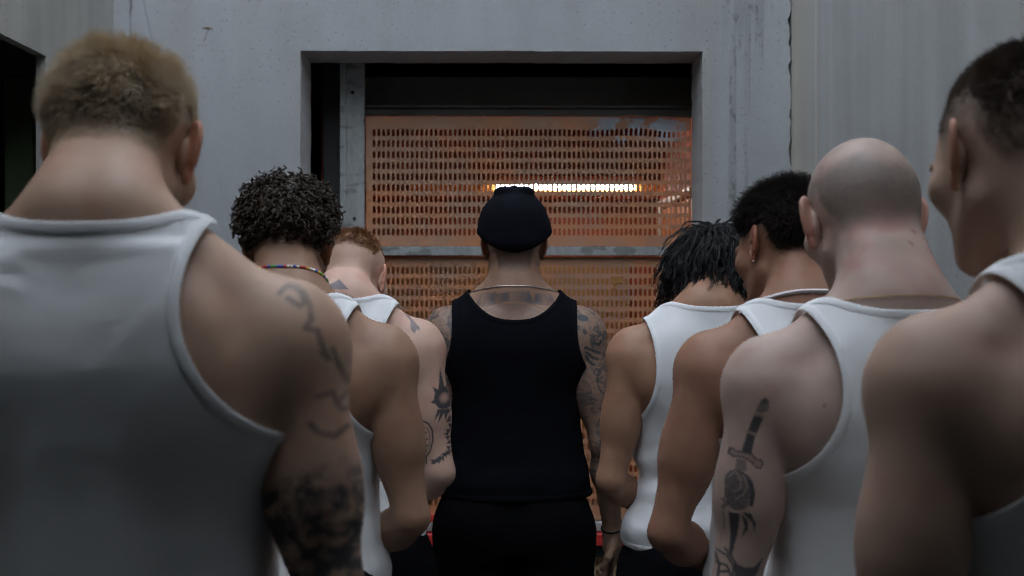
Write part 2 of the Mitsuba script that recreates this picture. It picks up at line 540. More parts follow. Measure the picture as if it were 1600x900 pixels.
def extrude_yz(poly, x0, x1):
    m = trimesh.creation.extrude_polygon(poly, x1 - x0, engine='earcut')
    v = np.array(m.vertices)
    return trimesh.Trimesh(np.column_stack([x0 + v[:, 2], v[:, 0], v[:, 1]]), m.faces, process=False)


rng = np.random.default_rng(7)
HT = 4.9                                             # height of the open-topped shaft
XL, XR, YF = -1.35, 1.03, 4.5
op = jag([(-0.6975, -0.02), (-0.6975, 2.31), (0.7155, 2.31), (0.7155, -0.02)], 0.0007, 0.03, rng)
outer = [(XL - 0.03, 0.0), (XR - 0.004, 0.0)]
outer += [(XR - 0.006 + rng.normal(0, 0.004), z) for z in np.arange(0.02, HT, 0.02)] + [(XR - 0.004, HT), (XL - 0.03, HT)]
wf = Polygon(outer).difference(Polygon(op).buffer(0)).buffer(0)
wf = max(getattr(wf, 'geoms', [wf]), key=lambda g: g.area)
add('wall_front', extrude_xz(wf, YF, YF + 0.25), 'mat_wall_front')
struct('wall_front', 'grey cast concrete wall around the freight door recess, pitted with air holes')
add('wall_right', box(XR, XR + 0.3, -2.5, YF + 0.3, 0, HT), 'mat_wall_right')
struct('wall_right', 'streaked grey concrete side wall behind the shaven-headed man')
wl = Polygon([(-2.5, 0), (YF, 0), (YF, HT), (-2.5, HT)]).difference(Polygon([(1.6, -0.1), (3.83, -0.1), (3.83, 2.172), (1.6, 2.172)]))
add('wall_left', extrude_yz(wl, XL - 0.03, XL), 'mat_wall_left')
struct('wall_left', 'brownish concrete side wall with a dark doorway at the left edge')
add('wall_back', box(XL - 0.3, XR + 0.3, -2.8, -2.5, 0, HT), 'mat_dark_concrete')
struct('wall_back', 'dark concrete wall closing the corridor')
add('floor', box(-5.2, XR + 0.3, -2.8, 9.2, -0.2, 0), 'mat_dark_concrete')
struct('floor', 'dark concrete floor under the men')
add('ceiling', box(XL - 0.3, XR + 0.3, -2.8, 0.82, 2.75, 3.0), 'mat_dark_concrete')  # unseen slab, its edge placed to shape the sky light on the men
struct('ceiling', 'unseen concrete slab added over the near half of the yard to hold sky light off the backs')
# dark side room behind the left doorway
side = cat(box(-5.2, -5.0, 0.9, 9.2, 0, 2.6), box(-5.0, -1.42, 9.0, 9.2, 0, 2.6), box(-5.0, XL - 0.03, 0.9, 1.1, 0, 2.6), box(-5.2, XL - 0.03, 0.9, YF, 2.5, 2.7), box(-5.2, -1.42, YF, 9.2, 2.5, 2.7))
add('wall_side_room', side, 'mat_wall_left')
struct('wall_side_room', 'deep unlit side room seen through the doorway at the left edge')
add('trim_1', box(-1.56, -1.468, 4.05, 4.12, 0, 2.14, 0.004), 'mat_green_dark')
struct('trim_1', 'dark greenish door post in the left doorway')

# the lift shaft behind the front wall, dark
Y1 = YF + 0.25
add('wall_lift_shaft', cat(box(-1.42, -1.38, YF, 9.2, 0, 4.2), box(0.95, 1.0, Y1, 7.6, 0, 4.2), box(-1.38, 1.0, 7.55, 7.6, 0, 4.2), box(-1.42, 1.0, Y1, 7.6, 4.15, 4.2)), 'mat_wall_left')
struct('wall_lift_shaft', 'deep concrete lift shaft behind the orange door')

# freight door
door = 'door_1'
PY = 4.815                                           # plane of the orange sheets
sc_ = 2000 / PY
X = lambda px, y=PY: (px - 780) * y / 2000
Z = lambda py, y=PY: 1.5 - (py - 440) * y / 2000


def dent(v):
    x, z = v[:, 0], v[:, 2]
    u, w = (x - 0.53) / 0.13, (z - 2.10) / 0.075
    g = np.exp(-(u * u + w * w))
    v[:, 1] += 0.030 * g - 0.012 * np.exp(-(((x - 0.40) / 0.1) ** 2 + ((z - 2.11) / 0.05) ** 2))
    v[:, 2] += (0.014 * np.sin((x - 0.40) * 16) * np.exp(-((z - 2.10) / 0.06) ** 2) * np.exp(-((x - 0.55) / 0.18) ** 2) - 0.004 * g)
    v[:, 0] += 0.016 * np.exp(-((z - 2.12) / 0.05) ** 2) * np.exp(-((x - 0.58) / 0.1) ** 2)
    return v


pxp, pzp = 7.43 / sc_, 17.24 / sc_
up = perforated(X(572), X(1079.5), Z(384), Z(182), 67, 10, pxp, pzp, X(584.8), Z(362.6), 2.25 / sc_, 5.7 / sc_, PY, deform=dent)
add(door + '__upper_panel', up, 'mat_orange')
hole = lambda c, r: 49 <= c <= 51 and r == 20
low = perforated(X(572), X(1079.5), Z(812), Z(402), 67, 22, pxp, pzp, X(584.8), Z(422.6) - 21 * pzp, 2.25 / sc_, 5.7 / sc_, PY)
add(door + '__lower_panel', low, 'mat_orange')
rail = box(X(570), X(1081), PY - 0.03, PY + 0.01, Z(399.5), Z(385.5), 0.002)
add(door + '__middle_rail', rail, 'mat_galvanised')
hole_discs = [trimesh.creation.cylinder(0.006, 0.01, sections=10, transform=trimesh.transformations.rotation_matrix(np.pi / 2, [1, 0, 0])) for _ in range(2)]
post = box(X(533, 4.79), X(570, 4.79), 4.775, 4.80, 0, 2.66, 0.002)
post2 = box(X(533, 4.79), X(543, 4.79), 4.765, 4.776, 0, 2.66, 0.001)
add(door + '__guide_post', cat(post, post2), 'mat_galvanised')
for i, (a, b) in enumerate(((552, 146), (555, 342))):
    m = hole_discs[i]
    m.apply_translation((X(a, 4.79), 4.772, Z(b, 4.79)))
    add(door + '__hole_disc' + ('' if i == 0 else '_001'), m, 'mat_black')  # black discs standing in for the dark inside the bolt holes
add(door + '__side_column', box(X(508, 4.95), X(537, 4.95), 4.90, 5.0, 0, 2.66, 0.003), 'mat_dark_concrete')
add(door + '__header_board', box(X(545, 5.0), X(1110, 5.0), 4.99, 5.02, Z(166, 5.0), Z(121, 5.0), 0.002), 'mat_grey_board')
add(door + '__header_rail', box(X(560, 4.9), X(1110, 4.9), 4.86, 4.92, Z(183, 4.9), Z(172, 4.9), 0.003), 'mat_grey_board')
add(door + '__header_lip', box(X(560, 4.88), X(1110, 4.88), 4.84, 4.9, Z(170.5, 4.88), Z(166.5, 4.88), 0.002), 'mat_grey_board')
bars = [('orange_strip', 796, 803, 'mat_orange', 0.014), ('red_bar', 804, 812, 'mat_red_bar', 0.02), ('steel_bar', 815, 829, 'mat_galvanised', 0.02),
        ('buffer_bar', 831, 849.5, 'mat_red_bar', 0.05), ('rubber_seal', 850, 868, 'mat_black', 0.03)]
for nm, a, b, mt, dp in bars[2:]:
    add(door + '__' + nm, box(X(560), X(1084), PY - dp, PY + 0.01, Z(b), Z(a), 0.003), mt)
add(door + '__buffer_bar_001', box(X(560), X(750), PY - 0.02, PY - 0.002, Z(814), Z(803), 0.002), 'mat_red_bar')
sill = perforated(X(572), X(1079.5), Z(1000), Z(868), 67, 6, pxp, pzp, X(584.8), Z(880) - 5 * pzp, 2.25 / sc_, 5.7 / sc_, PY + 0.004)
add(door + '__sill_panel', sill, 'mat_beige')
add(door + '__sill_backing', box(X(572), X(1080), PY + 0.03, PY + 0.04, 0, Z(868), 0), 'mat_ochre')
vent = perforated(X(668, 4.88), X(753, 4.88), Z(468, 4.88), Z(410, 4.88), 9, 3, 0.0195, 0.042, X(677, 4.88), Z(458, 4.88), 0.0055, 0.012, 4.872)
add(door + '__inner_vent', vent, 'mat_orange')
add(door + '__latch', cat(box(X(954), X(973), PY - 0.006, PY - 0.001, Z(443), Z(432), 0.001), box(X(958), X(962), PY - 0.010, PY - 0.005, Z(452), Z(444), 0.001)), 'mat_ochre')
for k in [k for k in scene if k.startswith(door + '__')]:
    pass
struct(door, 'orange perforated freight lift door with a galvanised rail across the middle')
for k, l in (('guide_post', 'galvanised steel guide post'), ('middle_rail', 'grey galvanised cross rail'), ('buffer_bar', 'red buffer bar'), ('sill_panel', 'beige perforated sill panel'), ('latch', 'small ochre latch plate'),
             ('header_board', 'dark grey board'), ('inner_vent', 'orange perforated vent plate behind the door')):
    labels[door + '__' + k] = {'label': l}

# the lift car behind it
CY = 6.55
car = 'wall_lift_car'
add(car, cat(box(-0.67, 0.80, CY, CY + 0.03, 0, 2.25), box(-0.70, -0.67, 5.05, CY, 0, 2.25), box(-0.70, 0.84, 5.05, CY + 0.03, 2.25, 2.28), box(0.80, 0.83, 4.9, CY, 0, 2.25)), 'mat_car_red')
struct(car, 'red painted lift car behind the perforated door')
add(car + '__wainscot', box(-0.66, 0.66, CY - 0.02, CY - 0.002, 0.05, 1.60, 0.003), 'mat_ochre')
labels[car + '__wainscot'] = {'label': 'ochre lower wall of the lift car'}
for i in range(9):
    y0 = 5.12 + i * 0.115
    add(car + '__plank' + ('' if i == 0 else '_%03d' % i), box(0.775, 0.797, y0, y0 + 0.095, 0.1, 1.84, 0.003), 'mat_car_orange')
add(car + '__frame', cat(box(0.765, 0.799, 5.12, 6.14, 1.855, 1.885, 0.003), box(0.765, 0.799, 6.10, 6.14, 0.1, 1.856, 0.003)), 'mat_cream')
labels[car + '__frame'] = {'label': 'cream frame around the orange planks'}
add(car + '__cornice', box(-0.66, 0.79, CY - 0.16, CY - 0.002, 1.92, 1.955, 0.003), 'mat_car_orange')
labels[car + '__cornice'] = {'label': 'bright orange ledge under the lamp'}
ty, tz = 6.30, Z(292, 6.30)
tub = trimesh.creation.cylinder(0.013, X(992, ty) - X(775, ty), sections=16, transform=trimesh.transformations.rotation_matrix(np.pi / 2, [0, 1, 0]))
tub.apply_translation(((X(992, ty) + X(775, ty)) / 2, ty, tz))
add('tube_lamp__tube', tub, 'mat_cream', smooth=40)
scene['tube_lamp__tube']['emitter'] = {'type': 'area', 'radiance': rgb(24, 26, 26.5)}
scene['mat_tray'] = pr((0.85, 0.30, 0.06), 0.5, 0.4)
add('tube_lamp__tray', box(X(640, ty), X(1066, ty), ty + 0.035, ty + 0.05, Z(300, ty), tz + 0.03, 0.003), 'mat_tray')
add('tube_lamp__housing', box(X(780, ty), X(1002, ty), ty - 0.03, ty + 0.05, tz + 0.018, tz + 0.05, 0.004), 'mat_car_orange')
t2 = trimesh.creation.cylinder(0.013, 0.34, sections=16, transform=trimesh.transformations.rotation_matrix(np.pi / 2, [1, 0, 0]))
t2.apply_translation((0.46, 5.33, 2.205))
add('added_tube__tube', t2, 'mat_cream', smooth=40)  # added lamp out of view, there to brighten the orange planks
scene['added_tube__tube']['emitter'] = {'type': 'area', 'radiance': rgb(22, 23, 23)}
add('added_tube__housing', box(0.42, 0.50, 5.14, 5.52, 2.220, 2.25, 0.004), 'mat_cream')
labels['added_tube'] = {'label': 'unseen tube lamp added under the lift car ceiling, above the planks', 'category': 'lamp'}
labels['tube_lamp'] = {'label': 'lit fluorescent tube inside the lift car behind the capped man', 'category': 'lamp'}
labels['tube_lamp__tube'] = {'label': 'glowing white tube'}

#@@PEOPLE
# ------------------------------------------------------------------ people
LOFT = np.array([  # z, half width, half depth, centre y
    (0.80, .160, .105, .000), (0.90, .170, .118, -.004), (0.98, .168, .118, -.002), (1.05, .152, .106, .004), (1.12, .146, .100, .006), (1.20, .152, .104, .004), (1.28, .163, .112, .000),
    (1.34, .168, .114, -.004), (1.39, .158, .102, -.008), (1.43, .125, .084, -.012), (1.465, .088, .068, -.016), (1.51, .056, .052, -.012), (1.57, .022, .022, .0)])
LZ = np.linspace(.8, 1.57, 386)
LA, LB, LC = ((lambda z, t=PchipInterpolator(LOFT[:, 0], LOFT[:, i])(LZ).astype(np.float32): np.interp(z, LZ, t).astype(np.float32)) for i in (1, 2, 3))


def loft(P, da=0.0, broad=1.0, waist=0.0, nn=2.35):
    z = np.clip(P[:, 2], 0.80, 1.57)
    ext = waist * np.clip((1.32 - z) / 0.22, 0, 1)
    a, b, c = LA(z) * (1 + (broad - 1) * np.clip((1.5 - z) / .1, 0, 1)) + da + ext, LB(z) + da + ext * 0.9, LC(z)
    r = (np.abs(P[:, 0] / a) ** nn + np.abs((P[:, 1] - c) / b) ** nn) ** (1 / nn)
    d = (r - 1) * np.minimum(a, b)
    return smax(smax(d, P[:, 2] - 1.57, .02), 0.80 - P[:, 2], .02).astype(np.float32)


EAR = []


class Body:
    """Geometry of one person in body space: x to the person's right, y forward, z up, for a height of 1.78 m."""

    def __init__(s, head=(20, 0, 0), pivot=(0, .03, 1.605), broad=1.0, muscle=1.0, arms=None, drop=.042, hands='clasped', headscale=1.0, nape=1.0):
        s.broad, s.muscle, s.drop, s.hs, s.nape = broad, muscle, drop, headscale, nape
        s.R, s.pv = rot(*head), np.array(pivot, np.float32)
        s.arm = {}
        for sd, nm in ((-1, 'L'), (1, 'R')):
            S = np.array([sd * .182 * broad, -.008, 1.425 - drop])
            a = (arms or {}).get(nm, {})
            E = S + np.array(a.get('e', (.055, -.03, -.295))) * [sd, 1, 1]
            W = np.array(a['w']) * [sd, 1, 1] if 'w' in a else np.array((.120 * sd, .165, .980))
            s.arm[sd] = (S, E, W, a.get('hand', 'clasp'))

    def hp(s, P):
        x, y, z = (P[:, i] - s.pv[i] for i in range(3))
        q = np.empty((len(P), 3), np.float32, order='F')
        for i in range(3):
            q[:, i] = (x * s.R[0, i] + y * s.R[1, i] + z * s.R[2, i]) / np.float32(s.hs) - np.float32((0, .012, .078)[i])
        return q

    def head_to_body(s, q):
        return ((np.asarray(q) + [0, .012, .078]) * s.hs) @ s.R.T + s.pv

    def torso(s, P, smooth=False):
        m = s.muscle
        ax = mirror(P)
        d = loft(P, broad=s.broad)
        b = s.broad
        k = .05 if smooth else .035
        dz = s.drop
        d = smin(d, cone(ax, (.028, -.024, 1.505), (.165 * b, -.014, 1.442 - dz), .044, .043), k + .015)
        if not smooth:
            d = smin(d, ell(ax, (.082 * b, -.080, 1.355), (.058, .036, .085), rot(0, 0, -14)), k)
            d = smin(d, cone(ax, (.030, -.083, 1.26), (.027, -.086, 1.0), .030, .032), .035)
            g = cone(ax, (0, -.137, 1.44), (0, -.140, 1.0), .022, .024)
            d = smax(d, -g, .035)
        else:
            d = smin(d, ell(ax, (.078 * b, -.074, 1.355), (.062, .040, .085)), k + .02)
        d = smin(d, ell(ax, (.146 * b, -.042, 1.365 - dz), (.044, .042, .058)), .045)
        d = smin(d, ell(ax, (.08 * b, .078, 1.335), (.085, .042, .06)), .04)
        S = np.array([.182 * b, -.008, 1.425 - dz])
        d = smin(d, ell(ax, S + (.010, 0, -.012), (.052 * m, .060 * m, .074)), .045)
        return d

    def hand(s, P, W, d, n, curl):
        d = d / np.linalg.norm(d)
        n = n - (n @ d) * d
        n /= np.linalg.norm(n)
        sv = np.cross(d, n)
        R = np.column_stack([sv, d, n]).astype(np.float32)
        o = ell(P, W + d * .048, (.040, .056, .015), R)
        o = smin(o, cone(P, W, W + d * .04, .024, .026), .02)
        for i, (off, ln) in enumerate(((-.031, .066), (-.0105, .078), (.0105, .074), (.031, .058))):
            p, a = W + d * .085 + sv * off, 0.0
            for j, fr in enumerate((.45, .32, .23)):
                a += curl * (.6, 1.0, .7)[j]
                q = p + (d * math.cos(a) + n * math.sin(a) + sv * off * 1.2) * ln * fr * 1.25
                o = smin(o, cone(P, p, q, .0092 - .0008 * j, .0086 - .0008 * j), .006)
                p = q
        t0 = W + d * .03 - sv * .032
        t1 = t0 + (d * .6 - sv * .55 + n * .35) * .045
        o = smin(o, cone(P, t0, t1, .0125, .010), .012)
        return smin(o, cone(P, t1, t1 + (d * .85 - sv * .1 + n * .4) * .034, .010, .008), .008)

    def arms(s, P, d):
        for sd, (S, E, W, kind) in s.arm.items():
            near = np.minimum(cone(P, S, E, .17, .17), cone(P, E, W + (W - E) * .7, .17, .17)) < 0
            if not near.any():
                continue
            Q = np.asfortranarray(P[near])
            u = E - S
            u /= np.linalg.norm(u)
            m = s.muscle
            M = S + (E - S) * .5
            o = cone(Q, S + u * .02, S + (E - S) * .55, .050 * m, .046 * m)
            o = smin(o, cone(Q, S + (E - S) * .5, E, .044 * m, .034), .03)
            o = smin(o, ell(Q, S + (E - S) * .42 + np.array([sd * .004, -.018, 0]), (.036 * m, .036 * m, .105)), .03)
            o = smin(o, ell(Q, S + (E - S) * .55 + np.array([0, .018, 0]), (.034 * m, .034 * m, .085)), .03)
            f = W - E
            o = smin(o, cone(Q, E, E + f * .3, .031, .037 * m), .02)
            o = smin(o, cone(Q, E + f * .3, W, .037 * m, .025), .03)
            hd = f / np.linalg.norm(f)
            hm = ((Q - W.astype(np.float32)) ** 2).sum(1) < .24 ** 2
            h = np.full(len(Q), .5, np.float32)
            QH = np.asfortranarray(Q[hm])
            if not hm.any():
                pass
            elif kind == 'clasp':
                h[hm] = s.hand(QH, W, np.array([-sd * .85, .12, -.50]), np.array([-sd * .2, -1.0 if sd > 0 else -.6, -.2]), .55)
            else:
                h[hm] = s.hand(QH, W, np.array([-sd * .05, .12, -1.0]), np.array([-sd * 1.0, .0, 0]), .35)
            o = smin(o, h, .02)
            d2 = d[near]
            far = smin(d2, o, .012)
            close = smin(d2, o, .045)
            t = np.clip(((Q - S) @ u) / .10, 0, 1)
            d = d.copy()
            d[near] = close * (1 - t) + far * t
        return d

    def head(s, P):
        q = s.hp(P)
        ax = mirror(q)
        o = ell(q, (0, -.010, .004), (.0755, .096, .086))
        o = smin(o, ell(q, (0, -.050, -.022), (.062, .050, .058)), .03)
        o = smin(o, ell(q, (0, .046, -.040), (.060, .048, .074)), .03)
        o = smin(o, cone(ax, (.052, .004, -.080), (.018, .068, -.112), .018, .020), .03)
        o = smin(o, ell(q, (0, .077, -.114), (.022, .016, .018)), .02)
        o = smin(o, ell(ax, (.046, .058, -.042), (.022, .02, .018)), .025)
        o = smin(o, ell(ax, (.022, .088, .002), (.026, .010, .009)), .015)
        o = smax(o, -ell(ax, (.031, .098, -.020), (.017, .014, .012)), .012)
        o = smin(o, ell(ax, (.031, .078, -.021), (.0125, .0125, .0125)), .003)
        o = smin(o, cone(q, (0, .088, -.012), (0, .110, -.055), .008, .011), .012)
        o = smin(o, ell(ax, (.011, .100, -.058), (.009, .010, .008)), .008)
        o = smin(o, ell(q, (0, .088, -.083), (.024, .010, .005)), .006)
        o = smin(o, ell(q, (0, .087, -.093), (.021, .010, .006)), .005)
        return o * s.hs

    def neck(s, P, d):
        nb = np.array([0, -.014, 1.485])
        base = s.head_to_body((0, -.022, -.075))
        occ = s.head_to_body((0, -.050, -.052))
        n = s.nape
        d = smin(d, cone(P, nb, base, .064 * n, .054 * n), .035)
        ax = mirror(P)
        o1 = occ + np.array([.02, 0, 0])
        d = smin(d, cone(P, (0.026, -.040, 1.50), occ + s.R @ np.array([.022, 0, 0], np.float32), .036 * n, .030 * n), .03)
        d = smin(d, cone(P, (-.026, -.040, 1.50), occ + s.R @ np.array([-.022, 0, 0], np.float32), .036 * n, .030 * n), .03)
        return d

    def full(s, P):
        d = np.full(len(P), .5, np.float32)
        m = P[:, 2] < 1.60
        d[m] = s.torso(np.asfortranarray(P[m]))
        m = (P[:, 2] > 1.36) & (np.abs(P[:, 0]) < .22)
        d[m] = s.neck(np.asfortranarray(P[m]), d[m])
        c = s.head_to_body((0, .01, -.02))
        m = ((P - c.astype(np.float32)) ** 2).sum(1) < .21 ** 2
        d[m] = smin(d[m], s.head(np.asfortranarray(P[m])), .022)
        d = s.arms(P, d)
        return smax(d, 0.93 - P[:, 2] - 10 * np.clip((np.abs(P[:, 0]) - .2) * 10, 0, 1) - 10 * np.clip((P[:, 1] - .13) * 10, 0, 1), .01)

    def bare(s, P):
        return s.neck(P, s.torso(P))

    def ear(s, sd, size=1.0, flare=28):
        def f(q):
            u, v, w = q[:, 0], q[:, 1], q[:, 2]
            wid = .0165 + .004 * np.clip(v / .03, -1, 1)
            cu = -.002 - .004 * np.clip(v / .03, -1, 1)
            r = np.sqrt(((u - cu) / wid) ** 2 + (v / .031) ** 2)
            do = (r - 1) * .0175
            dish = .004 * np.clip(1 - r, 0, 1) - .002
            sh = smax(np.abs(w + dish) - .0022, do, .003)
            rim = np.sqrt(do * do + (w - .0005) ** 2) - .0034
            rim = np.where(v < -.018, np.maximum(rim, .0015 + 0 * v), rim)
            o = smin(sh, rim, .004)
            an = np.sqrt(((r - .58) * .016) ** 2 + (w - .001) ** 2) - .0025
            o = smin(o, np.where((u < .004) & (v > -.014), an, 9), .004)
            cup = ell(q, (.006, -.002, -.006), (.010, .018, .0065))
            o = smin(o, cup, .010)
            lobe = ell(q, (.003, -.0285, .0), (.0085, .008, .0035))
            o = smin(o, lobe, .004)
            con = ell(q, (.006, -.003, .004), (.008, .011, .009))
            o = smax(o, -con, .004)
            tr = ell(q, (.015, -.003, .0), (.004, .006, .004))
            return smin(o, tr, .003)
        if not EAR:
            EAR.append(mesh_sdf(f, (-.032, -.045, -.024), (.032, .042, .018), .0015, 1))
        V, F = EAR[0]
        V = taubin(V, F, 3) * size
        # ear space: u forward, v up, w outward; hinged at its front edge, flared outward at the back
        a = math.radians(flare)
        u, v, w = V[:, 0] - .012, V[:, 1], V[:, 2]
        y = u * math.cos(a) + w * math.sin(a)
        x = -u * math.sin(a) + w * math.cos(a)
        t = math.radians(10)
        y, v = y * math.cos(t) - v * math.sin(t), y * math.sin(t) + v * math.cos(t)
        q = np.column_stack([sd * (x + .0715), y + .012, v - .030])
        if sd < 0:
            F = F[:, ::-1]
        return s.head_to_body(q), F


def nz(p, sc, seed=0, oc=3):
    return meshkit.fbm(np.asarray(p) * sc + 31.7, oc, seed) - 0.5


def ss(a, b, x):
    t = np.clip((x - a) / (b - a), 0, 1)
    return t * t * (3 - 2 * t)


def scalp(q, back=-.082, side=-.012, fr=.050):
    """Signed height above the hairline in head space (positive where hair grows)."""
    y, ax = q[:, 1], np.abs(q[:, 0])
    zl = np.where(y < -.03, back + (side - back) * ss(-.062, -.018, y), side)
    zl = np.where(y > .028, side + (fr - side) * ss(.028, .07, y), zl)
    return q[:, 2] - zl


def lerp3(a, b, t):
    return np.asarray(a) * (1 - t[:, None]) + np.asarray(b) * t[:, None]


INK = np.array([0.032, 0.040, 0.050])


def seg_dist(uv, pts):
    pts = np.asarray(pts, float)
    d = np.full(len(uv), 9.0)
    for a, b in zip(pts[:-1], pts[1:]):
        ba = b - a
        t = np.clip(((uv - a) @ ba) / max(ba @ ba, 1e-12), 0, 1)
        d = np.minimum(d, np.linalg.norm(uv - a - t[:, None] * ba, axis=1))
    return d


def inside(uv, pts):
    pts = np.asarray(pts, float)
    c = np.zeros(len(uv), bool)
    for (x0, y0), (x1, y1) in zip(pts, np.roll(pts, -1, 0)):
        cond = (y0 > uv[:, 1]) != (y1 > uv[:, 1])
        with np.errstate(divide='ignore', invalid='ignore'):
            xi = (x1 - x0) * (uv[:, 1] - y0) / (y1 - y0 + 1e-15) + x0
        c ^= cond & (uv[:, 0] < xi)
    return c


def person(key, label, pos, H, yaw, body, skin, vest, hair, tattoo=None, trousers=True, group=None, h=.0056, redness=None, stubble=None, fine=None, passes=2, ear_flare=28, ear_size=1.0):
    k = H / 1.78
    c, sn = math.cos(math.radians(yaw)), math.sin(math.radians(yaw))
    RW = np.array([[c, -sn, 0], [sn, c, 0], [0, 0, 1]])
    world = lambda v: (np.asarray(v) * k) @ RW.T + np.array([pos[0], pos[1], 0])
    b = body
    for grow in (1.0, .985, 1.02, .96, .94):           # joins the ears on; the spacing shifts a little if a cell comes out ambiguous
        V, F = mesh_sdf(b.full, (-.42, -.24, .58), (.42, .36, 1.86), h * grow)
        V = taubin(V, F, 3)
        V, F = keep_biggest(V, F)
        M = manifold3d.Manifold(manifold3d.Mesh(V.astype(np.float32), F.astype(np.uint32)))
        if M.num_tri() > 0:
            break
    for sd in (-1, 1):
        ev, ef = b.ear(sd, ear_size, ear_flare)
        M = M + manifold3d.Manifold(manifold3d.Mesh(ev.astype(np.float32), ef.astype(np.uint32)))
    mm = M.to_mesh()
    V, F = np.array(mm.vert_properties[:, :3], float), np.array(mm.tri_verts)
    if fine is not None:                              # finer triangles where the skin is tattooed
        for _ in range(passes):
            cen = V[F].mean(1)
            ln = np.linalg.norm(V[F[:, 0]] - V[F[:, 1]], axis=1)
            sel = np.flatnonzero(fine(cen) & (ln > .0016))
            V, F = trimesh.remesh.subdivide(V, F, face_index=sel)[:2]
            mt = trimesh.Trimesh(V, F, process=False)
            mt.merge_vertices(digits_vertex=7)
            V, F = np.array(mt.vertices), np.array(mt.faces)
    N = vnormals(V, F)
    # skin colour
    q = b.hp(V.astype(np.float32))
    mott = nz(V, 38, 1)[:, None] * .16 + nz(V, 9, 2)[:, None] * .16
    C = np.asarray(skin)[None] * (1 + mott)
    earm = (np.abs(q[:, 0]) > .0795) & (np.abs(q[:, 2] + .03) < .045) & (np.abs(q[:, 1]) < .05)
    C = np.where(earm[:, None], C * [1.08, .80, .74], C)
    lips = ell(q.astype(np.float32), (0, .09, -.088), (.026, .014, .011)) < 0
    C = np.where(lips[:, None], C * [.9, .65, .62], C)
    blot = ss(.05, .22, nz(V, 22, 5))
    C = C * (1 - blot[:, None] * np.array([.02, .10, .10]))
    if redness is not None:
        C = redness(V, q, C)
    if stubble is not None:
        C = stubble(V, q, C, earm)
    if tattoo is not None:
        ix = np.flatnonzero(fine(V))
        C[ix] = tattoo(V[ix], q[ix], N[ix], C[ix], b)
    add(key + '__body', trimesh.Trimesh(world(V), F, process=False), 'mat_skin', smooth=True, color=np.clip(C, .004, .9))
    # vest
    if vest:
        v = dict(zn=1.502, wn=.16, pn=3, zt=1.56, zf=1.37, xc=.262, zc=1.385, ra=.152, rz=.155, rzu=.20, hem=.93, off=.006, waist=.012, mat='mat_vest_white', wr=.004, seed=1)
        v.update(vest)

        def vsdf(P):
            ds = b.torso(P, True)
            ds = smin(ds, loft(P, 0.0, b.broad, v['waist']), .02)
            n1 = meshkit.fbm(np.column_stack([P[:, 0] * 9, P[:, 1] * 9, P[:, 2] * 22]) + v['seed'] * 7.3, 2, v['seed']) - .5
            n2 = meshkit.fbm(np.column_stack([(P[:, 0] + P[:, 2] * .6) * 14, P[:, 1] * 10, (P[:, 2] - P[:, 0] * .4) * 8]) + v['seed'] * 3.1, 2, v['seed'] + 4) - .5
            low = np.clip((1.36 - P[:, 2]) / .3, .15, 1)
            wr = v['wr'] * (n1 * 1.6 + n2 * 2.2) * low
            if 'folds' in v:
                wr = wr + v['folds'](P)
            return smin(ds - v['off'] - wr, b.bare(P) - .0045, .012)
        VV, VF = mesh_sdf(vsdf, (-.34, -.26, .84), (.34, .26, 1.60), .007)
        VV = taubin(VV, VF, 4)
        # hem
        VV, VF = clip(VV, VF, v['hem'] + .008 * nz(VV, 5, 3) - VV[:, 2])
        # neckline: one line around, higher at the back than in front
        def gneck(p):
            t = ss(-.06, .07, p[:, 1])
            zb = v['zn'] * (1 - t) + v['zf'] * t
            lim = zb + (v['zt'] - zb) * np.minimum(np.abs(p[:, 0] - v.get('xo', 0)) / v['wn'], 1.4) ** v['pn']
            return p[:, 2] - lim
        VV, VF = clip(VV, VF, gneck(VV))
        # armholes
        def garm(p):
            x, dz = np.abs(p[:, 0]), p[:, 2] - v['zc']
            return 1 - np.sqrt(((x - v['xc']) / v['ra']) ** 2 + (dz / np.where(dz < 0, v['rz'], v['rzu'])) ** 2)
        VV, VF = clip(VV, VF, garm(VV))
        VV, VF = keep_biggest(VV, VF)
        n = vnormals(VV, VF)
        LP, _ = loops(VF)
        SV, SF = sheet(VV, VF, .0016)
        add(key + '__vest', trimesh.Trimesh(world(SV), SF, process=False), v['mat'], smooth=True)
        bi = 0
        for L in LP:
            p, nn = VV[L].copy(), n[L].copy()
            for _ in range(6):
                p = .5 * p + .25 * (np.roll(p, 1, 0) + np.roll(p, -1, 0))
                nn = .5 * nn + .25 * (np.roll(nn, 1, 0) + np.roll(nn, -1, 0))
            keep = [0]
            for i in range(1, len(p)):
                if np.linalg.norm(p[i] - p[keep[-1]]) > .006:
                    keep.append(i)
            p, nn = p[keep], nn[keep]
            nn /= np.linalg.norm(nn, axis=1, keepdims=True)
            t = np.roll(p, -1, 0) - np.roll(p, 1, 0)
            t /= np.linalg.norm(t, axis=1, keepdims=True)
            inw = np.cross(nn, t)
            hemline = p[:, 2].mean() < 1.0
            wdt = .0068 if not hemline else .008
            tb = tube(p + inw * wdt * .8, wdt, 10, closed=True, normals=nn, flat=.26 if not hemline else .22)
            nm = '__vest__hem' if hemline else '__vest__binding' + ('' if bi == 0 else '_%03d' % bi)
            bi += 0 if hemline else 1
            add(key + nm, trimesh.Trimesh(world(tb.vertices), tb.faces, process=False), v['mat'], smooth=True)
    if trousers:
        for nm, d in LOWER.items():
            tw = T().translate([pos[0], pos[1], 0]).rotate([0, 0, 1], yaw).scale(k)
            scene[key + '__' + nm] = {**d, 'to_world': tw}
    labels[key] = {'label': label, 'category': 'person'}
    if group:
        labels[key]['group'] = group
    P = dict(key=key, V=V, F=F, N=N, q=q, world=world, k=k, RW=RW, b=b)
    if hair:
        hair(P)
    return P


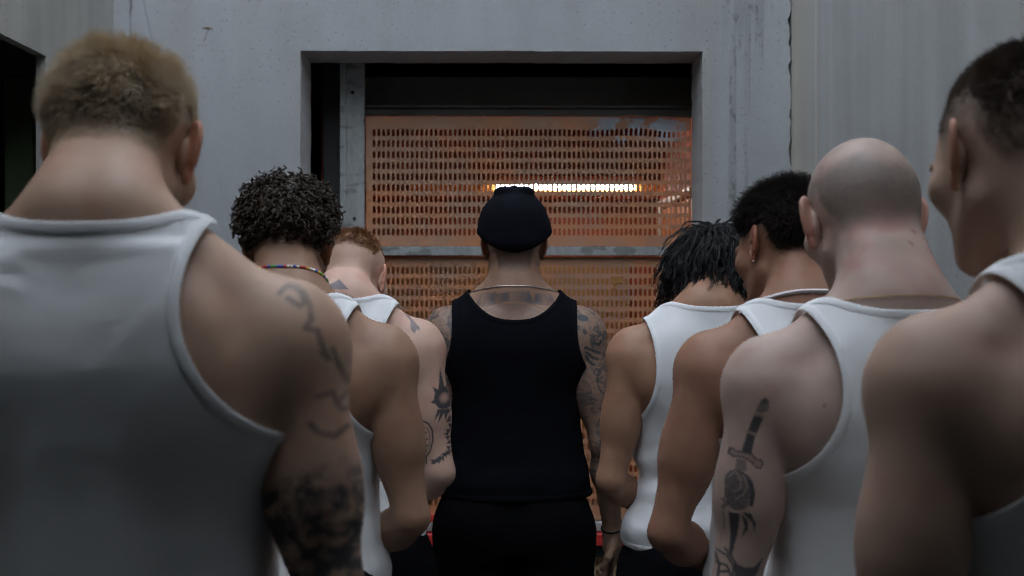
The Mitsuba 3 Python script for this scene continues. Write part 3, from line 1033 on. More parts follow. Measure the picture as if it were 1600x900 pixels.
# trousers and shoes, the same cut for everyone
def trouser_sdf(P):
    ax = mirror(P)
    d = smax(loft(P, .016), P[:, 2] - 1.01, .01)
    l = cone(ax, (.104, -.004, .84), (.112, .0, .48), .116, .096)
    l = smin(l, cone(ax, (.112, .0, .48), (.112, -.012, .07), .096, .080), .03)
    l = smax(l, .045 - P[:, 2], .01)
    d = smin(d, l, .05)
    d = smin(d, ell(ax, (.075, -.058, .90), (.095, .080, .105)), .05)
    return d + .006 * (meshkit.fbm(P * [9, 9, 5], 2, 3) - .5)


def shoe_sdf(P, sx):
    q = P - np.array([sx * .107, .055, 0], np.float32)
    d = ell(q, (0, .02, .035), (.046, .135, .045))
    d = smin(d, ell(q, (0, -.06, .06), (.040, .055, .05)), .03)
    d = smax(d, -q[:, 2] + .001, .004)
    return d


LOWER = {}
_v, _f = mesh_sdf(trouser_sdf, (-.30, -.24, .02), (.30, .24, 1.05), .012)
LOWER['trousers'] = mikit.ply(trimesh.Trimesh(taubin(_v, _f, 2), _f, process=False), 'mat_trousers', True)
for _nm, _s in (('shoe', -1), ('shoe_001', 1)):
    _v, _f = mesh_sdf(lambda P: shoe_sdf(P, _s), (_s * .107 - .07, -.1, -.02), (_s * .107 + .07, .24, .13), .008)
    LOWER[_nm] = mikit.ply(trimesh.Trimesh(_v, _f, process=False), 'mat_shoe', True)


# ------------------------------------------------------------------ hair
def sample(P, n, mask, seed):
    r = np.random.default_rng(seed)
    V, F, q = P['V'], P['F'], P['q']
    m = mask(q)[F].mean(1)
    ar = np.linalg.norm(np.cross(V[F[:, 1]] - V[F[:, 0]], V[F[:, 2]] - V[F[:, 0]]), axis=1) * np.clip(m, 0, None)
    fi = r.choice(len(F), n, p=ar / ar.sum())
    w = r.dirichlet((1, 1, 1), n)
    pts = (V[F[fi]] * w[:, :, None]).sum(1)
    nn = (P['N'][F[fi]] * w[:, :, None]).sum(1)
    nn /= np.linalg.norm(nn, axis=1, keepdims=True)
    return pts, nn, P['b'].hp(pts.astype(np.float32)), r


def noear(q):
    return ~((np.abs(q[:, 0]) > .0725) & (q[:, 2] < .028) & (np.abs(q[:, 1]) < .055)) & (np.abs(q[:, 0]) < .0785)


def short_hair(mat, n, length, r0, lift=.8, hairline=None, seed=1, jitter=.35, nm='__hair'):
    def build(P):
        hl = hairline or scalp
        mask = lambda q: ((hl(q) > 0) & noear(q)).astype(float) * (.25 + .75 * ss(0, .03, hl(q)))
        p, nn, q, r = sample(P, n, mask, seed)
        b = P['b']
        away = q - np.array([0.01, -.035, .075])
        flow = away @ b.R.T
        flow /= np.linalg.norm(flow, axis=1, keepdims=True)
        flow -= (flow * nn).sum(1, keepdims=True) * nn
        L = length(q, hl(q)) * r.uniform(.7, 1.15, n)
        cl = np.stack([nz(p, 55, s, 2) for s in (11, 12, 13)], 1) * 2.2
        d = nn * lift + flow * .7 + r.normal(0, jitter, (n, 3)) + cl * .8
        d /= np.linalg.norm(d, axis=1, keepdims=True)
        d2 = d + flow * .35 + r.normal(0, .15, (n, 3))
        d2 /= np.linalg.norm(d2, axis=1, keepdims=True)
        a = P['world'](p - nn * .003)
        m1, m2, e = P['world'](p + d * (L * .33)[:, None]), P['world'](p + (d * .4 + d2 * .3) * L[:, None]), P['world'](p + (d * .4 + d2 * .6) * L[:, None])
        st = []
        for i in range(n):
            st.append(np.column_stack([np.stack([a[i], a[i], m1[i], m2[i], e[i], e[i]]), [r0, r0, r0, r0 * .9, r0 * .35, r0 * .3]]))
        curves(P['key'] + nm, st, mat)
    return build


def hair_mass(P, mat, thick, hl, seed=2, amp=.006, fr=60):
    """A dark undercoat that follows the skull, under the curls."""
    b = P['b']

    def f(Q):
        q = b.hp(Q)
        d = ell(q, (0, -.010, .004), (.0755, .096, .086))
        d = smin(d, ell(q, (0, -.050, -.022), (.062, .050, .058)), .03)
        t = thick * (.35 + .65 * ss(0, .06, hl(q)))
        d = d - t + amp * (meshkit.fbm(q * fr, 2, seed) - .5) * 2
        return smax(d, -hl(q) * .8 + .002, .012)
    lo, hi = b.head_to_body((0, 0, 0)) - .16, b.head_to_body((0, 0, 0)) + .16
    V, F = mesh_sdf(f, lo, hi, .005, 1)
    add(P['key'] + '__hair', trimesh.Trimesh(P['world'](V), F, process=False), mat, smooth=True)


def coil_hair(mat, n, L0, rad, turns, r0, hl, thick, strands=3, seed=3, up=0.0, top=1.0, pts=16, lay=0.0):
    def build(P):
        hair_mass(P, mat, thick, hl)
        mask = lambda q: ((hl(q) > 0.002) & noear(q)).astype(float)
        p, nn, q, r = sample(P, n, mask, seed)
        out = []
        upv = P['b'].R @ np.array([0, 0, 1.0])
        for i in range(n):
            fl = nn[i] - (nn[i] @ upv) * upv - upv * .5
            ax = nn[i] * (1 - lay) + fl * lay + r.normal(0, .4, 3) + upv * up
            ax /= np.linalg.norm(ax)
            dn = -upv * .25
            s0 = np.cross(ax, r.normal(0, 1, 3))
            s0 /= np.linalg.norm(s0)
            s1 = np.cross(ax, s0)
            full = ss(-.002, .05, hl(q[i:i + 1]))[0]
            L = L0 * (.35 + .65 * full) * r.uniform(.75, 1.15) * (1 + (top - 1) * ss(.0, .08, q[i:i + 1, 2])[0])
            R = rad * r.uniform(.6, 1.25) * (.6 + .4 * full)
            tn = turns * r.uniform(.7, 1.2)
            ph, hand = r.uniform(0, 6.28), r.choice([-1, 1])
            t = np.linspace(0, 1, pts)
            for s in range(strands):
                dph = r.normal(0, .35)
                Rs = R * r.uniform(.8, 1.15)
                an = ph + dph + hand * t * tn * 2 * np.pi
                rr = Rs * ss(0, .3, t) * (1 - .15 * t)
                line = p[i] + ax * (t * L)[:, None] + dn * (t ** 2 * L)[:, None] + rr[:, None] * (np.cos(an)[:, None] * s0 + np.sin(an)[:, None] * s1) + r.normal(0, .0006, 3)
                w = r0 * (1 - .55 * t ** 3)
                out.append(np.column_stack([P['world'](line), w]))
        curves(P['key'] + '__hair__curls', out, mat)
    return build


def wavy_hair(mat, n, seed=5):
    hl = lambda q: scalp(q, back=-.070, side=-.02, fr=.05)

    def build(P):
        hair_mass(P, mat, .010, hl, amp=.003)
        mask = lambda q: ((hl(q) > 0.004) & noear(q)).astype(float)
        p, nn, q, r = sample(P, n, mask, seed)
        b, out = P['b'], []
        crown = np.array([0.0, -.03, .085])
        for i in range(n):
            fl = (q[i] - crown) @ b.R.T.astype(float)
            fl /= np.linalg.norm(fl) + 1e-9
            d = nn[i] * .30 + fl * 1.0 + r.normal(0, .16, 3)
            d /= np.linalg.norm(d)
            backness = ss(.05, -.05, q[i:i + 1, 1])[0]
            L = r.uniform(.095, .15) * (1 - .30 * ss(-.01, -.06, q[i:i + 1, 2])[0])
            steps = 18
            x = p[i].copy()
            path = [x - nn[i] * .004, x.copy()]
            ph, fq, am = r.uniform(0, 6.28), r.uniform(60, 120), r.uniform(.1, .35)
            sd = np.cross(d, nn[i])
            for k_ in range(steps):
                s_ = k_ / steps
                g = np.array([0, 0, -1.0])
                d = d + g * .11 + sd * am * math.sin(ph + fq * s_ * L * 1.6)
                d /= np.linalg.norm(d)
                x = x + d * L / steps
                # stay outside the skull
                qq = b.hp(x[None].astype(np.float32))
                dd = min(ell(qq, (0, -.010, .004), (.0755, .096, .086))[0], ell(qq, (0, -.050, -.022), (.062, .050, .058))[0])
                lift = .008 + .007 * r.random()
                if dd < lift:
                    out_d = (qq[0] - np.array([0, -.01, .0])) @ b.R.T
                    out_d /= np.linalg.norm(out_d)
                    x = x + out_d * (lift - dd)
                path.append(x.copy())
            path = np.array(path)
            m = len(path)
            tt = np.linspace(0, 1, m)
            tn = np.gradient(path, axis=0)
            tn /= np.linalg.norm(tn, axis=1, keepdims=True) + 1e-9
            b1 = np.cross(tn, nn[i])
            b1 /= np.linalg.norm(b1, axis=1, keepdims=True) + 1e-9
            A, wv = r.uniform(.003, .0075), r.uniform(1.6, 3.0) * 2 * np.pi
            path = path + (A * tt ** .7 * np.sin(ph + wv * tt))[:, None] * b1 + (A * .6 * tt * (1 + np.cos(ph + wv * tt)))[:, None] * nn[i]
            for s in range(5):
                o = r.normal(0, .0016, 3)
                pp = path + o * np.linspace(.3, 1.2, m)[:, None] + r.normal(0, .0003, (m, 3))
                w = .0007 * (1 - .6 * np.linspace(0, 1, m) ** 2)
                out.append(np.column_stack([P['world'](pp), w]))
        curves(P['key'] + '__hair__locks', out, mat)
    return build


def ring_on(P, centre, tilt, roll=0.0, n=140, lift=.002, start=.02, yaw=0.0):
    """Points of a loop lying on the skin around the neck: a tilted plane through centre, every ray stopped at the skin."""
    R = rot(tilt, yaw, roll).astype(float)
    a = np.arange(n) / n * 2 * np.pi
    d = np.stack([np.sin(a), -np.cos(a), 0 * a], 1) @ R.T
    lo, hi = np.full(n, start), np.full(n, .24)
    for _ in range(22):
        m = (lo + hi) / 2
        v = P['b'].bare(np.asfortranarray((np.asarray(centre) + d * m[:, None]).astype(np.float32)))
        lo, hi = np.where(v < 0, m, lo), np.where(v < 0, hi, m)
    return np.asarray(centre) + d * (lo + lift)[:, None]


def chain(P, pts, r, mat, nm='necklace', twist=0, label=None):
    w = P['world']
    if twist:
        L = np.vstack([pts, pts[:1]])
        s = np.r_[0, np.cumsum(np.linalg.norm(np.diff(L, axis=0), axis=1))]
        m = int(s[-1] / .0011)
        u = np.arange(m) / m * s[-1]
        c = np.stack([np.interp(u, s, L[:, i]) for i in range(3)], 1)
        t = np.roll(c, -1, 0) - np.roll(c, 1, 0)
        t /= np.linalg.norm(t, axis=1, keepdims=True)
        a = np.cross(t, [0, 0, 1.0])
        a /= np.linalg.norm(a, axis=1, keepdims=True)
        bb = np.cross(t, a)
        ms = []
        for ph in (0, 2 * np.pi / 3, 4 * np.pi / 3):
            an = u / .017 * 2 * np.pi + ph
            ms.append(tube(w(c + r * (np.cos(an)[:, None] * a + np.sin(an)[:, None] * bb)), r * .85 * P['k'], 6, closed=True))
        add(P['key'] + '__' + nm, cat(*ms), mat, smooth=True)
    else:
        add(P['key'] + '__' + nm, tube(w(pts), r * P['k'], 8, closed=True), mat, smooth=True)
    if label:
        labels[P['key'] + '__' + nm] = {'label': label}


def flat_cap(P):
    b = P['b']

    def f(Q):
        q = b.hp(Q)
        ax = mirror(q)
        d = ell(q, (0, -.004, .028), (.096, .122, .092))
        d = smin(d, ell(q, (0, -.030, -.012), (.099, .085, .056)), .035)
        d = smin(d, ell(ax, (.024, -.020, .114), (.030, .05, .016)), .014)
        d = smin(d, ell(q, (0, -.080, -.030), (.070, .044, .034)), .02)
        d = d + .0022 * np.exp(-(q[:, 0] / .004) ** 2) * (q[:, 2] > .02)
        d = d + .004 * (meshkit.fbm(q * 16, 2, 5) - .5)
        d = smax(d, (-.058 + 4.6 * q[:, 0] ** 2 + .14 * (q[:, 1] + .1)) - q[:, 2], .008)
        inner = ell(q, (0, -.008, .004), (.083, .104, .082))
        d = smax(d, -inner, .004)
        return smin(d, ell(q, (0, -.012, .129), (.011, .011, .006)), .003)
    c = b.head_to_body((0, 0, 0))
    V, F = mesh_sdf(f, c - .17, c + .17, .004)
    add(P['key'] + '__cap', trimesh.Trimesh(P['world'](V), F, process=False), 'mat_cap', smooth=True)
    labels[P['key'] + '__cap'] = {'label': 'black flat cap with a small top button'}



# ------------------------------------------------------------------ tattoos: printed in charts on the body (units of about a millimetre, v downwards)
def chart(V, N, o, yaw, s, rad):
    c, sn = math.cos(math.radians(yaw)), math.sin(math.radians(yaw))
    r, bk = np.array([c, -sn, 0]), np.array([-sn, -c, 0])
    d = V - np.asarray(o)
    uv = np.column_stack([d @ r, -d[:, 2]]) / (s * 1e-3)
    return uv, (np.linalg.norm(d, axis=1) < rad) * ss(-.05, .15, N @ bk)


def soft(d, w, e=.7):
    return ss(w + e, w - e, d)


def fill(uv, pts, e=.8):
    d = seg_dist(uv, list(pts) + [pts[0]])
    return np.where(inside(uv, pts), 1.0, 0.0) * ss(0, e, d) + (1 - ss(0, e, d)) * .5


def ellip(uv, c, a, b, ang=0):
    t = math.radians(ang)
    q = uv - np.asarray(c)
    x, y = q[:, 0] * math.cos(t) + q[:, 1] * math.sin(t), -q[:, 0] * math.sin(t) + q[:, 1] * math.cos(t)
    return np.sqrt((x / a) ** 2 + (y / b) ** 2)


def paint(C, a, col=INK):
    a = np.clip(a, 0, 1)[:, None]
    return C * (1 - a) + np.asarray(col)[None] * a


def swirl(uv, sc, seed, warp=1.6):
    p = np.column_stack([uv * sc, np.full(len(uv), seed * 3.7)])
    w = np.column_stack([meshkit.fbm(p, 3, seed), meshkit.fbm(p + 9.1, 3, seed + 1)]) - .5
    q = np.column_stack([uv * sc + w * warp * 2, np.full(len(uv), seed * 1.3)])
    return meshkit.fbm(q * 1.3, 3, seed + 2)


def tattoo_dagger(V, q, N, C, b):
    uv, m = chart(V, N, (-.2304, -.0515, 1.2787), 5, .8977, .30)
    k = lambda *p: (np.array(p, float) - [180, 360]) / 3.0
    a = np.zeros(len(V))
    U = lambda x: np.maximum(a, x)
    tone = .82 + .5 * nz(np.column_stack([uv * .09, 0 * uv[:, 0]]), 1.0, 3)
    a = U(fill(uv, k((277, 57), (290, 75), (291, 100), (284, 122), (258, 132), (232, 128), (240, 98), (258, 70))) * (.62 + .3 * ss(-26, -34, -uv[:, 0] * 0 + uv[:, 1] + 62)))
    a = U(fill(uv, k((226, 139), (268, 152), (238, 226), (200, 214))) * .93)
    a = U(soft(seg_dist(uv, k((226, 130), (272, 146))), 1.2) * .5)
    a = U(fill(uv, k((196, 226), (230, 236), (212, 322), (170, 312))) * .93)
    a = U(soft(seg_dist(uv, k((192, 219), (236, 232))), 1.6) * .45)
    g = k((120, 326), (128, 300), (150, 312), (172, 314), (215, 322), (232, 345), (255, 348), (264, 362), (252, 386), (232, 382), (212, 356), (172, 336), (134, 337))
    a = U(soft(seg_dist(uv, np.vstack([g, g[:1]])), 1.3) * .85)
    a = U(fill(uv, g) * .35)
    a = U(fill(uv, k((150, 345), (186, 350), (190, 400), (140, 400))) * .55)
    # rose
    for c, ra, rb, an in (((146, 455), 46, 58, 10), ((175, 470), 42, 60, -10), ((150, 540), 44, 42, 0), ((130, 500), 32, 60, 0)):
        e = ellip(uv, k(c)[0], ra / 3, rb / 3, an)
        a = U(ss(1.05, .92, e) * (.72 + .5 * (swirl(uv, .12, 5) - .5)))
        a = U(soft(np.abs(e - .98) * rb / 3, .8) * .95)
        a = U(soft(np.abs(e - .55) * rb / 3, .7) * .95)
    a = np.where(soft(seg_dist(uv, k((118, 430), (140, 405), (165, 440), (160, 480), (130, 500))), 1.0) > .3, a * .45, a)
    a = np.where(soft(seg_dist(uv, k((175, 420), (192, 470), (170, 510), (140, 530))), .9) > .3, a * .5, a)
    a = U(fill(uv, k((190, 425), (215, 455), (226, 500), (216, 560), (196, 560), (205, 500))) * .95)
    a = U(fill(uv, k((165, 590), (205, 595), (230, 640), (226, 690), (216, 640), (190, 612))) * .95)
    a = U(fill(uv, k((165, 600), (192, 625), (196, 670), (170, 710), (182, 660), (172, 630))) * .95)
    a = U(fill(uv, k((112, 595), (160, 598), (150, 700), (126, 800), (114, 780), (122, 700))) * .92)
    a = U(soft(seg_dist(uv, k((98, 520), (92, 600), (98, 680))), .8) * .6)
    a = U(soft(seg_dist(uv, k((88, 540), (112, 560), (90, 575))), 1.6) * .7)
    # thorny leaves at the elbow
    a = U(fill(uv, k((132, 826), (180, 850), (228, 850), (276, 812), (246, 880), (210, 910), (140, 912))) * (.9 + .0 * tone))
    for ln in (((60, 782), (108, 800), (132, 850), (128, 905)), ((66, 840), (104, 846), (120, 890)), ((62, 800), (74, 850), (66, 900)), ((100, 770), (122, 800), (140, 830)), ((70, 880), (110, 870), (130, 905))):
        a = U(soft(seg_dist(uv, k(*ln)), 1.7) * .9)
    return paint(C, a * m * (.9 + .1 * tone))


def tattoo_sun(V, q, N, C, b):
    a = np.zeros(len(V))
    uv, m = chart(V, N, (.2489, -.0514, 1.2684), -6, 1.515, .26)
    k = lambda *p: (np.array(p, float) - [265, 455]) / 2.817
    U = lambda x: np.maximum(a, x)
    e = ellip(uv, (0, 0), 15, 17)
    a = U(ss(1.05, .95, e) * np.where(e > .55, .95, .35 + .4 * ss(.2, .5, e)))
    for r in (((240, 440), (246, 322), (268, 420)), ((232, 450), (216, 404), (252, 425)), ((228, 480), (208, 472), (232, 452)), ((240, 500), (222, 556), (258, 505)), ((250, 500), (240, 562), (275, 505)),
              ((262, 505), (272, 556), (288, 500)), ((262, 425), (286, 360), (290, 425)), ((282, 430), (312, 380), (304, 440)), ((292, 455), (335, 452), (292, 475)), ((285, 490), (318, 540), (300, 480))):
        a = U(fill(uv, k(*r)) * .93)
    sh = k((168, 550), (196, 562), (214, 592), (217, 640), (203, 690), (186, 712), (188, 748), (160, 735))
    a = U(soft(seg_dist(uv, sh), 1.2) * .9)
    sh2 = k((168, 575), (190, 582), (202, 600), (205, 640), (195, 678), (176, 704))
    a = U(soft(seg_dist(uv, sh2), .6) * .7)
    a = U(fill(uv, k((150, 600), (170, 620), (166, 650), (178, 690), (160, 720), (140, 700))) * .9)
    for l in (((165, 640), (196, 632)), ((170, 668), (196, 662)), ((170, 610), (190, 602))):
        a = U(soft(seg_dist(uv, k(*l)), .9) * .8)
    rr = np.random.default_rng(5)
    for (x0, y0), (x1, y1), n, w in (((288, 520), (282, 690), 9, 15), ((300, 690), (215, 740), 9, 17), ((225, 735), (150, 830), 11, 20)):
        for i in range(n):
            c = np.array([x0 + (x1 - x0) * i / n, y0 + (y1 - y0) * i / n]) + rr.normal(0, 4, 2)
            an = rr.uniform(0, 2 * np.pi)
            p = [c + w * f * np.array([math.cos(an + t), math.sin(an + t)]) for t, f in ((0, 1.1), (1.2, .45), (2.4, .9), (3.5, .35), (4.5, .9), (5.4, .4))]
            a = U(fill(uv, k(*p)) * .93)
    uv2, m2 = chart(V, N, (.1757, -.054, 1.4523), -6, 1.5176, .12)
    k2 = lambda *p: (np.array(p, float) - [129.6, 112.7]) / 2.817
    b2 = fill(uv2, k2((112, 106), (124, 112), (140, 128), (158, 146), (156, 158), (144, 154), (136, 172), (120, 156), (116, 128))) * .75
    b2 = np.maximum(b2, soft(seg_dist(uv2, k2((82, 74), (98, 92), (116, 112))), 1.6) * .7)
    for i in range(12):
        x, y = 90 + i * 3.6, 198 + i * 8.2
        b2 = np.maximum(b2, soft(seg_dist(uv2, k2((x, y + 6), (x + 14, y - 10 + i), (x + 9, y + 14))), .75) * .75)
    uv3, m3 = chart(V, N, (-.0022, -.0933, 1.5358), -6, 1.5073, .11)
    k3 = lambda *p: (np.array(p, float) - [555, 735]) / 3.0
    b3 = fill(uv3, k3((490, 754), (615, 757), (563, 708))) * .8
    for l in (((525, 770), (560, 772), (592, 778), (612, 792), (626, 812)), ((600, 778), (632, 790), (662, 812)), ((612, 792), (640, 800))):
        b3 = np.maximum(b3, soft(seg_dist(uv3, k3(*l)), .6) * .7)
    C = paint(C, a * m)
    C = paint(C, b2 * m2, (.09, .10, .12))
    return paint(C, b3 * m3, (.10, .11, .14))


def tattoo_sleeves(V, q, N, C, b):
    # back piece above the neckline
    uv, m = chart(V, N, (-.002, -.1116, 1.4542), 0, 1.6786, .17)
    k = lambda *p: (np.array(p, float) - [1000, 308]) / 6.15
    a = np.zeros(len(V))
    for pts, (x0, x1) in ((((640, 290), (690, 180), (760, 170), (700, 300)), (700, 640)), (((690, 305), (730, 185), (825, 165), (795, 275)), (690, 820)), (((795, 280), (840, 185), (950, 160), (950, 262)), (800, 950)),
                          (((955, 255), (955, 165), (1150, 160), (1195, 275), (1100, 262)), (960, 1190)), (((1195, 275), (1210, 180), (1300, 185), (1345, 290)), (1330, 1200)), (((1300, 185), (1360, 190), (1400, 270), (1350, 260)), (1300, 1400))):
        P = k(*pts)
        g = ss((x0 - 1000) / 6.15, (x1 - 1000) / 6.15, uv[:, 0]) if x1 > x0 else 1 - ss((x1 - 1000) / 6.15, (x0 - 1000) / 6.15, uv[:, 0])
        a = np.maximum(a, fill(uv, P, 2.0) * (.15 + .75 * g))
        a = np.maximum(a, soft(seg_dist(uv, np.vstack([P, P[:1]])), .7) * .75)
    band = k((730, 328), (800, 300), (860, 282), (930, 266), (1000, 262), (1075, 266), (1130, 280), (1200, 312), (1290, 350))
    dB = seg_dist(uv, band)
    a = np.where(dB < 2.6, .06 + .1 * nz(V, 200, 3), a)
    a = np.maximum(a, soft(np.abs(dB - 2.8), .6) * .75)
    und = k((760, 350), (870, 305), (1000, 285), (1130, 300), (1270, 360), (1000, 520))
    a = np.maximum(a, fill(uv, und, 3) * (.55 * ss(18, 0, dB)) * (dB > 2.6))
    C = paint(C, a * m, (.10, .10, .115))
    # shoulders and arms
    for sd in (-1, 1):
        out = ss(.125, .165, V[:, 0] * sd) * ss(.86, .90, V[:, 2]) * (V[:, 2] < 1.50)
        p = np.column_stack([V[:, 0] * sd + .35 * V[:, 1], V[:, 2]]) * 1000 / 1.7
        f = swirl(p, .085, 7 + sd)
        ln = soft(np.abs(np.sin(f * 30)) * 3.0, 1.0, .9) * .85
        sh = .25 + ss(.46, .66, f) * .6
        a = np.maximum(ln * .8, sh) * out
        C = paint(C, a, (.055, .06, .066))
    uv, m = chart(V, N, (.2072, -.0507, 1.3761), 0, 1.709, .16)
    k = lambda *p: (np.array(p, float) - [292, 382]) / 4.5
    a, cl = np.zeros(len(V)), np.zeros(len(V))
    for c, ra, rb, an, w in (((225, 255), 42, 24, 10, .95), ((235, 350), 14, 22, -20, .8), ((190, 320), 16, 20, 0, .7)):
        a = np.maximum(a, ss(1.15, .8, ellip(uv, k(c)[0], ra / 4.5, rb / 4.5, an)) * w)
    cl = np.maximum(cl, ss(1.2, .9, ellip(uv, k((230, 290))[0], 70 / 4.5, 80 / 4.5)) * .7)
    for l in (((240, 460), (290, 480), (340, 500)), ((250, 495), (290, 530), (325, 540)), ((245, 520), (270, 560), (300, 580)), ((300, 430), (335, 440), (352, 420))):
        a = np.maximum(a, soft(seg_dist(uv, k(*l)), 2.2) * .9)
    a = np.maximum(a, soft(np.abs(ellip(uv, k((395, 690))[0], 70 / 4.5, 100 / 4.5) - 1) * 18, .9) * .9)
    C = C * (1 - (cl * m * (a < .2))[:, None] * .0)
    return paint(C, a * m, (.04, .045, .05))


def tattoo_dark(V, q, N, C, b):
    uv, m = chart(V, N, (.2339, -.0574, 1.2759), 0, .6651, .34)
    S, E, W, _ = b.arm[1]
    u = (E - S) / np.linalg.norm(E - S)
    t = (V - S) @ u
    arm = (V[:, 0] > .165) * 1.0
    f = swirl(uv, .022, 4, 1.8)
    g = swirl(uv, .05, 8, 1.4)
    body = ss(.125, .165, t + .06 * (f - .5)) * ss(.36, .31, t + .06 * (g - .5)) * arm
    dens = body * np.clip(.72 + 2.6 * (f - .5) + 1.6 * (g - .5), .12, 1)
    L = lambda *p: (np.array(p, float) - [490, 680])
    a = np.zeros(len(V))
    for l, w in ((((437, 458), (445, 446), (462, 450), (476, 470), (470, 478), (450, 466)), 4), (((470, 455), (485, 480), (488, 500), (480, 512), (494, 515)), 4), (((498, 515), (506, 540), (515, 560), (505, 550)), 4),
                 (((520, 545), (528, 570), (540, 600)), 4), (((500, 618), (520, 612), (532, 640), (545, 640), (540, 615), (525, 630)), 4), (((490, 660), (500, 672), (525, 680), (540, 668)), 5)):
        a = np.maximum(a, soft(seg_dist(uv, L(*l)), w, 3.5) * .62)
    tone = swirl(uv, .03, 12)
    a = np.maximum(a * (.6 + .7 * tone), dens * .95)
    haze = ss(.10, .2, t) * arm * .25 * ss(.4, .7, g) * ss(.40, .33, t)
    return paint(C, np.maximum(a * np.maximum(m, .3 * arm), haze), (.035, .042, .05))


def near(o, r):
    o = np.asarray(o)
    return lambda c: ((c - o) ** 2).sum(1) < r * r


#@@CAST
# ------------------------------------------------------------------ the eight men
def stub(color, amt, hl=None, top=None, beard=0):
    """Short cropped hair as a tint of the scalp."""
    hl = hl or scalp

    def f(V, q, C, earm):
        s = ss(-.004, .030, hl(q) + .012 * nz(V, 60, 9, 2)) * amt * (~earm)
        if top is not None:
            s = s * top(q)
        if beard:
            bd = ss(.0, .03, q[:, 1] + .004) * ss(-.055, -.075, q[:, 2]) * (q[:, 2] > -.15) * beard * (~earm)
            s = np.maximum(s, bd)
        gr = .85 + .3 * nz(V, 700, 4, 2)
        return lerp3(C, color, np.clip(s * gr, 0, 1))
    f.__name__ = 'stub'

    def g(V, q, C, earm):
        s = ss(-.004, .030, hl(q) + .012 * nz(V, 60, 9, 2)) * amt * (~earm)
        if top is not None:
            s = s * top(q)
        if beard:
            bd = ss(.0, .03, q[:, 1] + .004) * ss(-.055, -.075, q[:, 2]) * (q[:, 2] > -.15) * beard * (~earm)
            s = np.maximum(s, bd)
        s = np.clip(s * (.85 + .3 * nz(V, 700, 4, 2)), 0, 1)[:, None]
        return C * (1 - s) + np.asarray(color)[None] * s
    return g


PALE, TAN, OLIVE, BROWN = (.50, .325, .255), (.29, .168, .112), (.31, .170, .108), (.28, .145, .095)

def fold_lines(P):
    """Shallow creases of cloth pulled across the upper back."""
    o = np.zeros(len(P), np.float32)
    for a, b, d in (((-.24, 1.478), (.10, 1.484), .0035), ((-.20, 1.455), (-.06, 1.468), .003), ((-.12, 1.462), (-.05, 1.440), .002), ((.10, 1.44), (.03, 1.36), .0014), ((-.28, 1.43), (-.15, 1.415), .0025)):
        uv = P[:, [0, 2]]
        o = o - d * np.exp(-(seg_dist(uv, [a, b]) / .006) ** 2) + d * .8 * np.exp(-(seg_dist(uv + [0, .012], [a, b]) / .008) ** 2)
    return o


def blotchy(V, q, C):
    """Reddened neck with small spots."""
    r = ss(-.02, -.09, q[:, 2]) * ss(-.22, -.15, q[:, 2]) * ss(-.02, .16, nz(V, 16, 8) + .04)
    C = C * (1 - r[:, None] * np.array([.03, .22, .20]))
    rr = np.random.default_rng(4)
    for x, z in ((.02, 1.585), (.045, 1.577), (.058, 1.572), (.03, 1.602), (.050, 1.592), (-.10, 1.40), (-.13, 1.36)):
        d = np.hypot(V[:, 0] - x, V[:, 2] - z)
        C = C * (1 - (ss(.0045, .0015, d) * (V[:, 1] < .02))[:, None] * np.array([.25, .5, .5]))
    return C


# blond man, near left
person('person', 'blond man in a white vest with a dark tattoo sleeve, nearest on the left', (-.446, 1.45), 1.86, 0,
       Body(head=(30, -7, 2), pivot=(-.010, .066, 1.550), broad=1.10, muscle=1.0, headscale=.97, nape=.99, drop=.056),
       (.44, .285, .205), dict(zn=1.495, zc=1.42, rz=.152, seed=1, wr=.0035, folds=fold_lines), short_hair('mat_hair_blond', 16000, lambda q, s: .004 + .024 * ss(.015, .10, s), .00042, seed=11, lift=.45), ear_flare=44, ear_size=1.08,
       stubble=stub((.10, .07, .05), .75, beard=.6), tattoo=tattoo_dark, fine=lambda c: (c[:, 0] > .17) & (c[:, 2] < 1.47) & (c[:, 2] > .95) & (c[:, 1] < .06), passes=1)

# curly man behind him
p = person('person_001', 'man with a mop of dark tight curls and a coloured bead necklace', (-.392, 2.42), 1.74, -4,
       Body(head=(28, 6, -4), pivot=(-.022, .05, 1.565), broad=1.0, muscle=.97),
       TAN, dict(seed=2, rz=.17),
       coil_hair('mat_hair_curl', 850, .040, .0072, 2.6, .0009, lambda q: scalp(q, back=-.066, side=.002), .016, strands=4, seed=21, top=1.3, pts=22, lay=.25),
       stubble=stub((.03, .022, .018), .8))
lp = ring_on(p, (0, -.006, 1.540), 26)
L = np.vstack([lp, lp[:1]])
sl = np.r_[0, np.cumsum(np.linalg.norm(np.diff(L, axis=0), axis=1))]
BEADS = dict(white=(.7, .7, .66), blue=(.05, .10, .5), yellow=(.6, .42, .05), green=(.12, .4, .12), red=(.45, .04, .03))
for kk, c in BEADS.items():
    scene['mat_bead_' + kk] = pr(c, .3, .5)
nb = int(sl[-1] / .0062)
rb = np.random.default_rng(3)
bead = trimesh.creation.icosphere(2, .003)
for i in range(nb):
    c = [np.interp(i / nb * sl[-1], sl, L[:, j]) for j in range(3)]
    m = bead.copy()
    m.apply_translation(p['world'](c))
    add('person_001__bead' + ('' if i == 0 else '_%03d' % i), m, 'mat_bead_' + list(BEADS)[rb.integers(5)], smooth=True)

